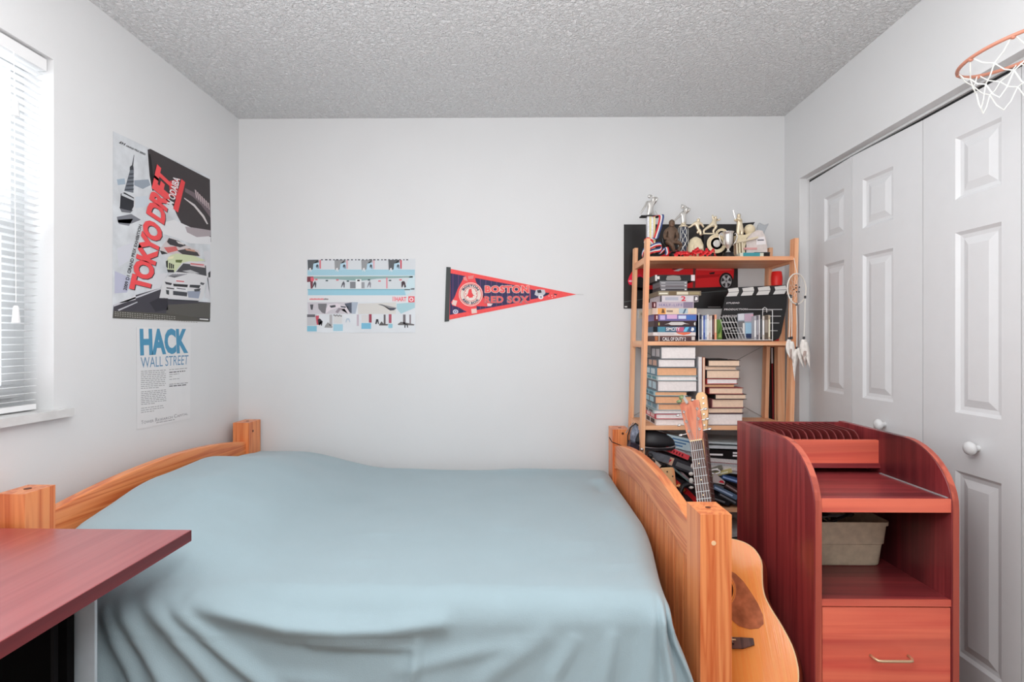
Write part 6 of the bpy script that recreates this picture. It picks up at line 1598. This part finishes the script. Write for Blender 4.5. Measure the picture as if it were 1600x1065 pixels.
for k in range(16): r4(105 + k * 14, 580 - (k * 5) % 3 * 2, 116 + k * 14, 596, (222, 110, 116) if k < 12 else (120, 110, 112), 2)
art('artwork', t, fb_, P, NB)
def qtb(s, quad, mat, **k): lettering('lettering', t, s, [fb_(*q) for q in quad], mat, NB, **k)
HR = M('heading_red', (222, 96, 108), .4, k=1.2)
qtb('HART', [h4(1125, 612), h4(1255, 612), h4(1255, 560), h4(1125, 560)], HR, lift=.0008, bold=.03)
qtb('II', [h4(1092, 612), h4(1118, 612), h4(1118, 556), h4(1092, 556)], HR, lift=.0008)
m = MB(); c_ = [h4(1300 + 24 * math.cos(a) + 14, 590 + 24 * math.sin(a)) for a in [2 * PI * k / 16 for k in range(16)]]; c2 = [h4(1314 + 15 * math.cos(a), 590 + 15 * math.sin(a)) for a in [2 * PI * k / 16 for k in range(16)]]
for k in range(16): m.quad([fb_(*c_[k]) + Vector((0, -.0008, 0)), fb_(*c_[(k + 1) % 16]) + Vector((0, -.0008, 0)), fb_(*c2[(k + 1) % 16]) + Vector((0, -.0008, 0)), fb_(*c2[k]) + Vector((0, -.0008, 0))])
m.build('ring_mark', WT, t)

# ---- pennant
h5 = lambda x, y: (680 + x / 6.667, 400 + y / 6.667)
t = thing('pennant', 'red and navy felt sports pennant pointing right on the back wall', 'pennant', fb_(760, 500))
FELT = M('felt_red', (236, 84, 84), .9, k=1.2, var=.05, scale=90)
YQ2 = YB - .0022
ff = lambda x, y: at(*h5(x, y), YQ2)
m = MB(); m.prism([ff(150, 130), ff(1470, 398), ff(145, 662)], (0, .002, 0)); m.build('felt', FELT, t)
m = MB(); m.prism([ff(116, 112), ff(162, 116), ff(145, 678), ff(97, 684)], (0, -.0015, 0)); m.build('binding_strip', M('felt_charcoal', (72, 76, 76), .9), t)
P = []
def a5(pts, rgb, L): P.append((pts, rgb, L))
NAVY = (46, 42, 82)
a5([(160, 178), (985, 332), (985, 462), (152, 612)], NAVY, 0)
a5([(992, 345), (1120, 372), (1190, 385), (1150, 415), (1060, 440), (992, 452)], NAVY, 0)
for k, x in enumerate(range(185, 985, 57)):
    yt_ = 178 + (x - 160) * .187 + 3; yb_ = 612 - (x - 152) * .18 - 3
    a5([(x - 3, yt_), (x + 3, yt_), (x + 2, yb_), (x - 4, yb_)], (104, 62, 110), 1)
# pair of socks
a5([(290, 240), (300, 215), (395, 195), (410, 205), (425, 270), (480, 350), (500, 430), (560, 480), (600, 500), (545, 525), (430, 520), (435, 590), (375, 600), (320, 575), (240, 530), (180, 515), (165, 480), (200, 430), (235, 340)], (230, 74, 78), 2)
a5([(290, 222), (320, 208), (340, 262), (300, 250)], (226, 132, 130), 3); a5([(340, 208), (405, 198), (395, 235), (345, 240)], (222, 128, 126), 3)
a5([(185, 455), (230, 465), (215, 520), (172, 500)], (226, 200, 192), 3); a5([(375, 550), (430, 545), (436, 592), (380, 598)], (226, 200, 192), 3); a5([(540, 490), (600, 495), (580, 520), (545, 522)], (226, 196, 200), 3)
circ = lambda cx, cy, rx, ry, n=28: [(cx + rx * math.cos(2 * PI * k / n), cy + ry * math.sin(2 * PI * k / n)) for k in range(n)]
CXp, CYp = 370, 398
a5(circ(CXp, CYp, 128, 128), (226, 78, 82), 4); a5(circ(CXp, CYp, 124, 124), (232, 206, 198), 5); a5(circ(CXp, CYp, 116, 116), (222, 76, 80), 6); a5(circ(CXp, CYp, 108, 108), (222, 206, 196), 7)
a5(circ(CXp, CYp, 72, 72), (206, 70, 76), 8); a5(circ(CXp, CYp, 67, 67), (226, 212, 204), 9)
# the two red socks in the circle, with seam dots
a5([(352, 345), (378, 338), (383, 380), (392, 400), (412, 412), (410, 424), (380, 432), (350, 434), (330, 428), (322, 412), (338, 398), (345, 375)], (226, 70, 74), 10)
a5([(330, 412), (352, 425), (350, 436), (326, 428)], (236, 224, 214), 11); a5([(392, 414), (412, 414), (408, 426), (394, 428)], (236, 224, 214), 11)
for k in range(6): a5(circ(CXp + (-55 if k % 2 else 55) + (k // 2) * 4, CYp - 36 + 30 * (k // 2), 4, 9, 8), (190, 80, 84), 10)
a5(circ(212, 578, 28, 24, 16), (206, 206, 222), 3); a5(circ(212, 578, 18, 15, 16), (110, 110, 150), 4); a5(circ(212, 578, 8, 7, 10), (216, 216, 226), 5)
# ball club emblem at the tip
a5([(1035, 400), (1050, 350), (1090, 345), (1140, 350), (1150, 385), (1125, 410), (1060, 415)], (190, 190, 196), 2); a5([(1060, 355), (1100, 350), (1110, 380), (1070, 385)], (44, 42, 56), 3); a5(circ(1100, 425, 27, 24, 16), (226, 222, 226), 4)
a5([(1090, 415), (1112, 412), (1112, 436), (1094, 438)], (150, 150, 164), 5); a5([(1150, 395), (1190, 378), (1185, 395), (1160, 412)], (40, 38, 50), 3); a5([(1232, 390), (1270, 396), (1262, 408), (1240, 402)], (60, 46, 62), 2)
for (x, y) in ((1185, 415), (1215, 408), (1250, 415), (1220, 430)): a5(circ(x, y, 6, 5, 8), (230, 200, 200), 3)
art('printed_design', t, ff, P, NB, step=.0001)
def q5(s, quad, mat, **k): lettering('lettering', t, s, [ff(*q) for q in quad], mat, NB, **k)
PRD = M('pennant_red', (232, 90, 90), .7, k=1.2); PWH = M('pennant_cream', (240, 200, 190), .7, k=1.2); PGR = M('pennant_grey', (150, 120, 124), .7, k=1.2); PNV = M('pennant_navy', (60, 50, 84), .7, k=1.1)
q5('BOSTON', [(514, 384), (980, 388), (980, 304), (514, 304)], PWH, bold=.09, lift=.0012, space=1.12)
q5('BOSTON', [(518, 380), (976, 384), (976, 308), (518, 308)], PRD, bold=.05, lift=.0016, space=1.12)
q5('RED SOX', [(510, 490), (980, 492), (980, 410), (510, 414)], PGR, bold=.08, lift=.0012, space=1.12)
q5('RED SOX', [(514, 486), (976, 488), (976, 414), (514, 418)], PRD, bold=.02, lift=.0016, space=1.12)
def ringtext(s, r0, r1, a0, a1, flip):
    def w(u, v):
        a = a0 + (a1 - a0) * u; r = (r0 + (r1 - r0) * v) if not flip else (r1 + (r0 - r1) * v)
        return ff(CXp + r * math.cos(a), CYp - r * math.sin(a))
    lettering('lettering', t, s, None, PNV, NB, lift=.0016, bold=.05, warp=w, space=1.1)
ringtext('BOSTON', 78, 104, math.radians(152), math.radians(28), False)
ringtext('RED SOX', 78, 104, math.radians(212), math.radians(328), True)
m = MB(); a = ff(1470, 398); b = ff(1545, 402); m.tube([a, b], .0008, 5); m.build('tip_thread', STEEL, t)

# ---- sports car poster behind the bookshelf
h6 = lambda x, y: (960 + x / 5, 290 + y / 5)
t = thing('poster', 'black poster of a red sports car behind the bookshelf', 'poster', fb_(1064, 482))
paper('sheet', fb_, [h6(72, 960), h6(965, 960), h6(965, 300), h6(74, 302)], NB, M('poster_dark', (34, 31, 32), .3, k=1.1, var=.12, scale=4), t)
P = []
def a6(pts, rgb, L): P.append(([h6(*p) for p in pts], rgb, L))
a6([(105, 740), (120, 700), (150, 650), (250, 600), (420, 520), (560, 480), (700, 490), (820, 560), (920, 610), (935, 660), (930, 720), (910, 780), (840, 790), (700, 795), (560, 800), (400, 815), (250, 820), (150, 800), (115, 775)], (226, 36, 42), 0)
a6([(105, 745), (125, 700), (200, 690), (230, 720), (210, 790), (160, 800), (115, 775)], (232, 30, 72), 1)
a6([(450, 655), (500, 560), (620, 520), (720, 540), (780, 640), (640, 645)], (40, 34, 38), 2); a6([(460, 665), (530, 640), (560, 640), (500, 668)], (206, 206, 208), 3)
a6([(615, 640), (635, 640), (632, 800), (612, 800)], (110, 60, 60), 3); a6([(740, 680), (785, 672), (780, 690), (745, 692)], (56, 20, 22), 3)
a6([(640, 700), (830, 690), (820, 710), (640, 725)], (190, 22, 28), 2); a6([(640, 640), (900, 640), (925, 660), (800, 665), (640, 660)], (240, 84, 84), 2)
a6([(560, 800), (820, 790), (910, 782), (920, 800), (700, 830), (300, 840), (150, 815)], (28, 24, 26), 2)
cc6 = lambda cx, cy, rx, ry, n=24: [(cx + rx * math.cos(2 * PI * k / n), cy + ry * math.sin(2 * PI * k / n)) for k in range(n)]
a6(cc6(872, 742, 54, 64), (22, 20, 22), 3); a6(cc6(874, 745, 42, 52), (150, 152, 156), 4); a6(cc6(874, 745, 37, 46), (52, 50, 54), 5)
for k in range(5):
    a = 2 * PI * k / 5 + .3; dx, dy = math.cos(a), math.sin(a)
    a6([(874 - dy * 7, 745 + dx * 8), (874 + dx * 40 - dy * 9, 745 + dy * 49 + dx * 10), (874 + dx * 40 + dy * 9, 745 + dy * 49 - dx * 10), (874 + dy * 7, 745 - dx * 8)], (196, 198, 202), 6)
a6(cc6(874, 745, 8, 10, 12), (120, 120, 124), 7); a6(cc6(200, 770, 40, 60), (30, 26, 28), 3)
a6([(110, 765), (160, 790), (240, 800), (240, 820), (150, 812)], (60, 24, 34), 3); a6(cc6(125, 745, 14, 8, 10), (222, 170, 180), 3)
a6([(75, 905), (240, 880), (640, 835), (960, 812), (960, 816), (640, 840), (240, 886), (75, 910)], (84, 92, 92), 1)
a6([(730, 945), (830, 945), (830, 950), (730, 950)], (150, 150, 150), 1); a6([(80, 940), (100, 940), (100, 950), (80, 950)], (206, 206, 206), 1)
art('artwork', t, fb_, P, NB, step=.0001)
# the small white frame corner below the poster
t = thing('wall_plate', 'small beige light switch plate on the back wall behind the bookshelf', 'switch', fb_(1001, 497))
bx('plate', M('plate_ivory', (214, 206, 192), .4), t, fb_(998, 0).x, YB - .006, fb_(0, 498).z, fb_(1005, 0).x, YB, fb_(0, 485).z, bevel=.001)
bx('toggle', M('toggle_ivory', (190, 176, 150), .4), t, fb_(1000.5, 0).x, YB - .012, fb_(0, 493).z, fb_(1003, 0).x, YB - .006, fb_(0, 489).z)

# ------------------------------------------------------------------ mini basketball hoop above the closet door
HC = Vector((1.2598, 1.3771, 2.0054)); ta, tb, hr_ = .170, -.078, .115
hp_ = lambda a, r=hr_: HC + Vector((r * math.cos(a), r * math.sin(a), ta * r * math.cos(a) + tb * r * math.sin(a)))
t = thing('basketball_hoop', 'small orange basketball hoop with white string net hooked over the closet door', 'hoop', HC)
RIM = M('rim_orange', (196, 132, 110), .4, k=1.05)
m = MB(); m.tube([hp_(2 * PI * k / 48) for k in range(48)], .0046, 10, closed=True); m.build('rim', RIM, t, smooth=True)
m = MB(); a0 = math.radians(0)
m.tube([hp_(math.radians(14)), Vector((1.395, HC.y + .035, 2.035)), Vector((1.398, HC.y + .03, 2.056)), Vector((1.45, HC.y + .03, 2.056))], .004, 8); m.tube([hp_(math.radians(-14)), Vector((1.395, HC.y - .015, 2.035)), Vector((1.398, HC.y - .01, 2.056)), Vector((1.45, HC.y - .01, 2.056))], .004, 8)
m.build('bracket', RIM, t, smooth=True)
NETM = M('net_white', (222, 224, 220), .7); nn = 8
hooks = MB(); net = MB()
lv = [(1.0, 0), (.80, -.038), (.66, -.072), (.60, -.098)]
def npt(k, l): return hp_(2 * PI * (k + .5 * (l % 2)) / nn, hr_ * lv[l][0]) + Vector((0, 0, lv[l][1] + (.004 if l == 0 else 0)))
for k in range(nn):
    hooks.ball(hp_(2 * PI * k / nn, hr_ * .985) - Vector((0, 0, .004)), .0055, (1, 1, .8), 8, 6)
    for l in range(2):
        for kk in (k, k - 1) if l % 2 == 0 else (k, k + 1):
            A_, B_ = npt(k, l), npt(kk, l + 1); md = (A_ + B_) / 2 - Vector((0, 0, .006)); net.tube([A_, md, B_], .0016, 5)
    A_, B_ = npt(k, 2), npt(k + 1, 2); md = (A_ + B_) / 2 - Vector((0, 0, .05))
    net.tube([A_, A_.lerp(md, .5) - Vector((0, 0, .008)), md, B_.lerp(md, .5) - Vector((0, 0, .008)), B_], .0016, 5)
hooks.build('rim_hook', RIM, t, smooth=True); net.build('net', NETM, t)
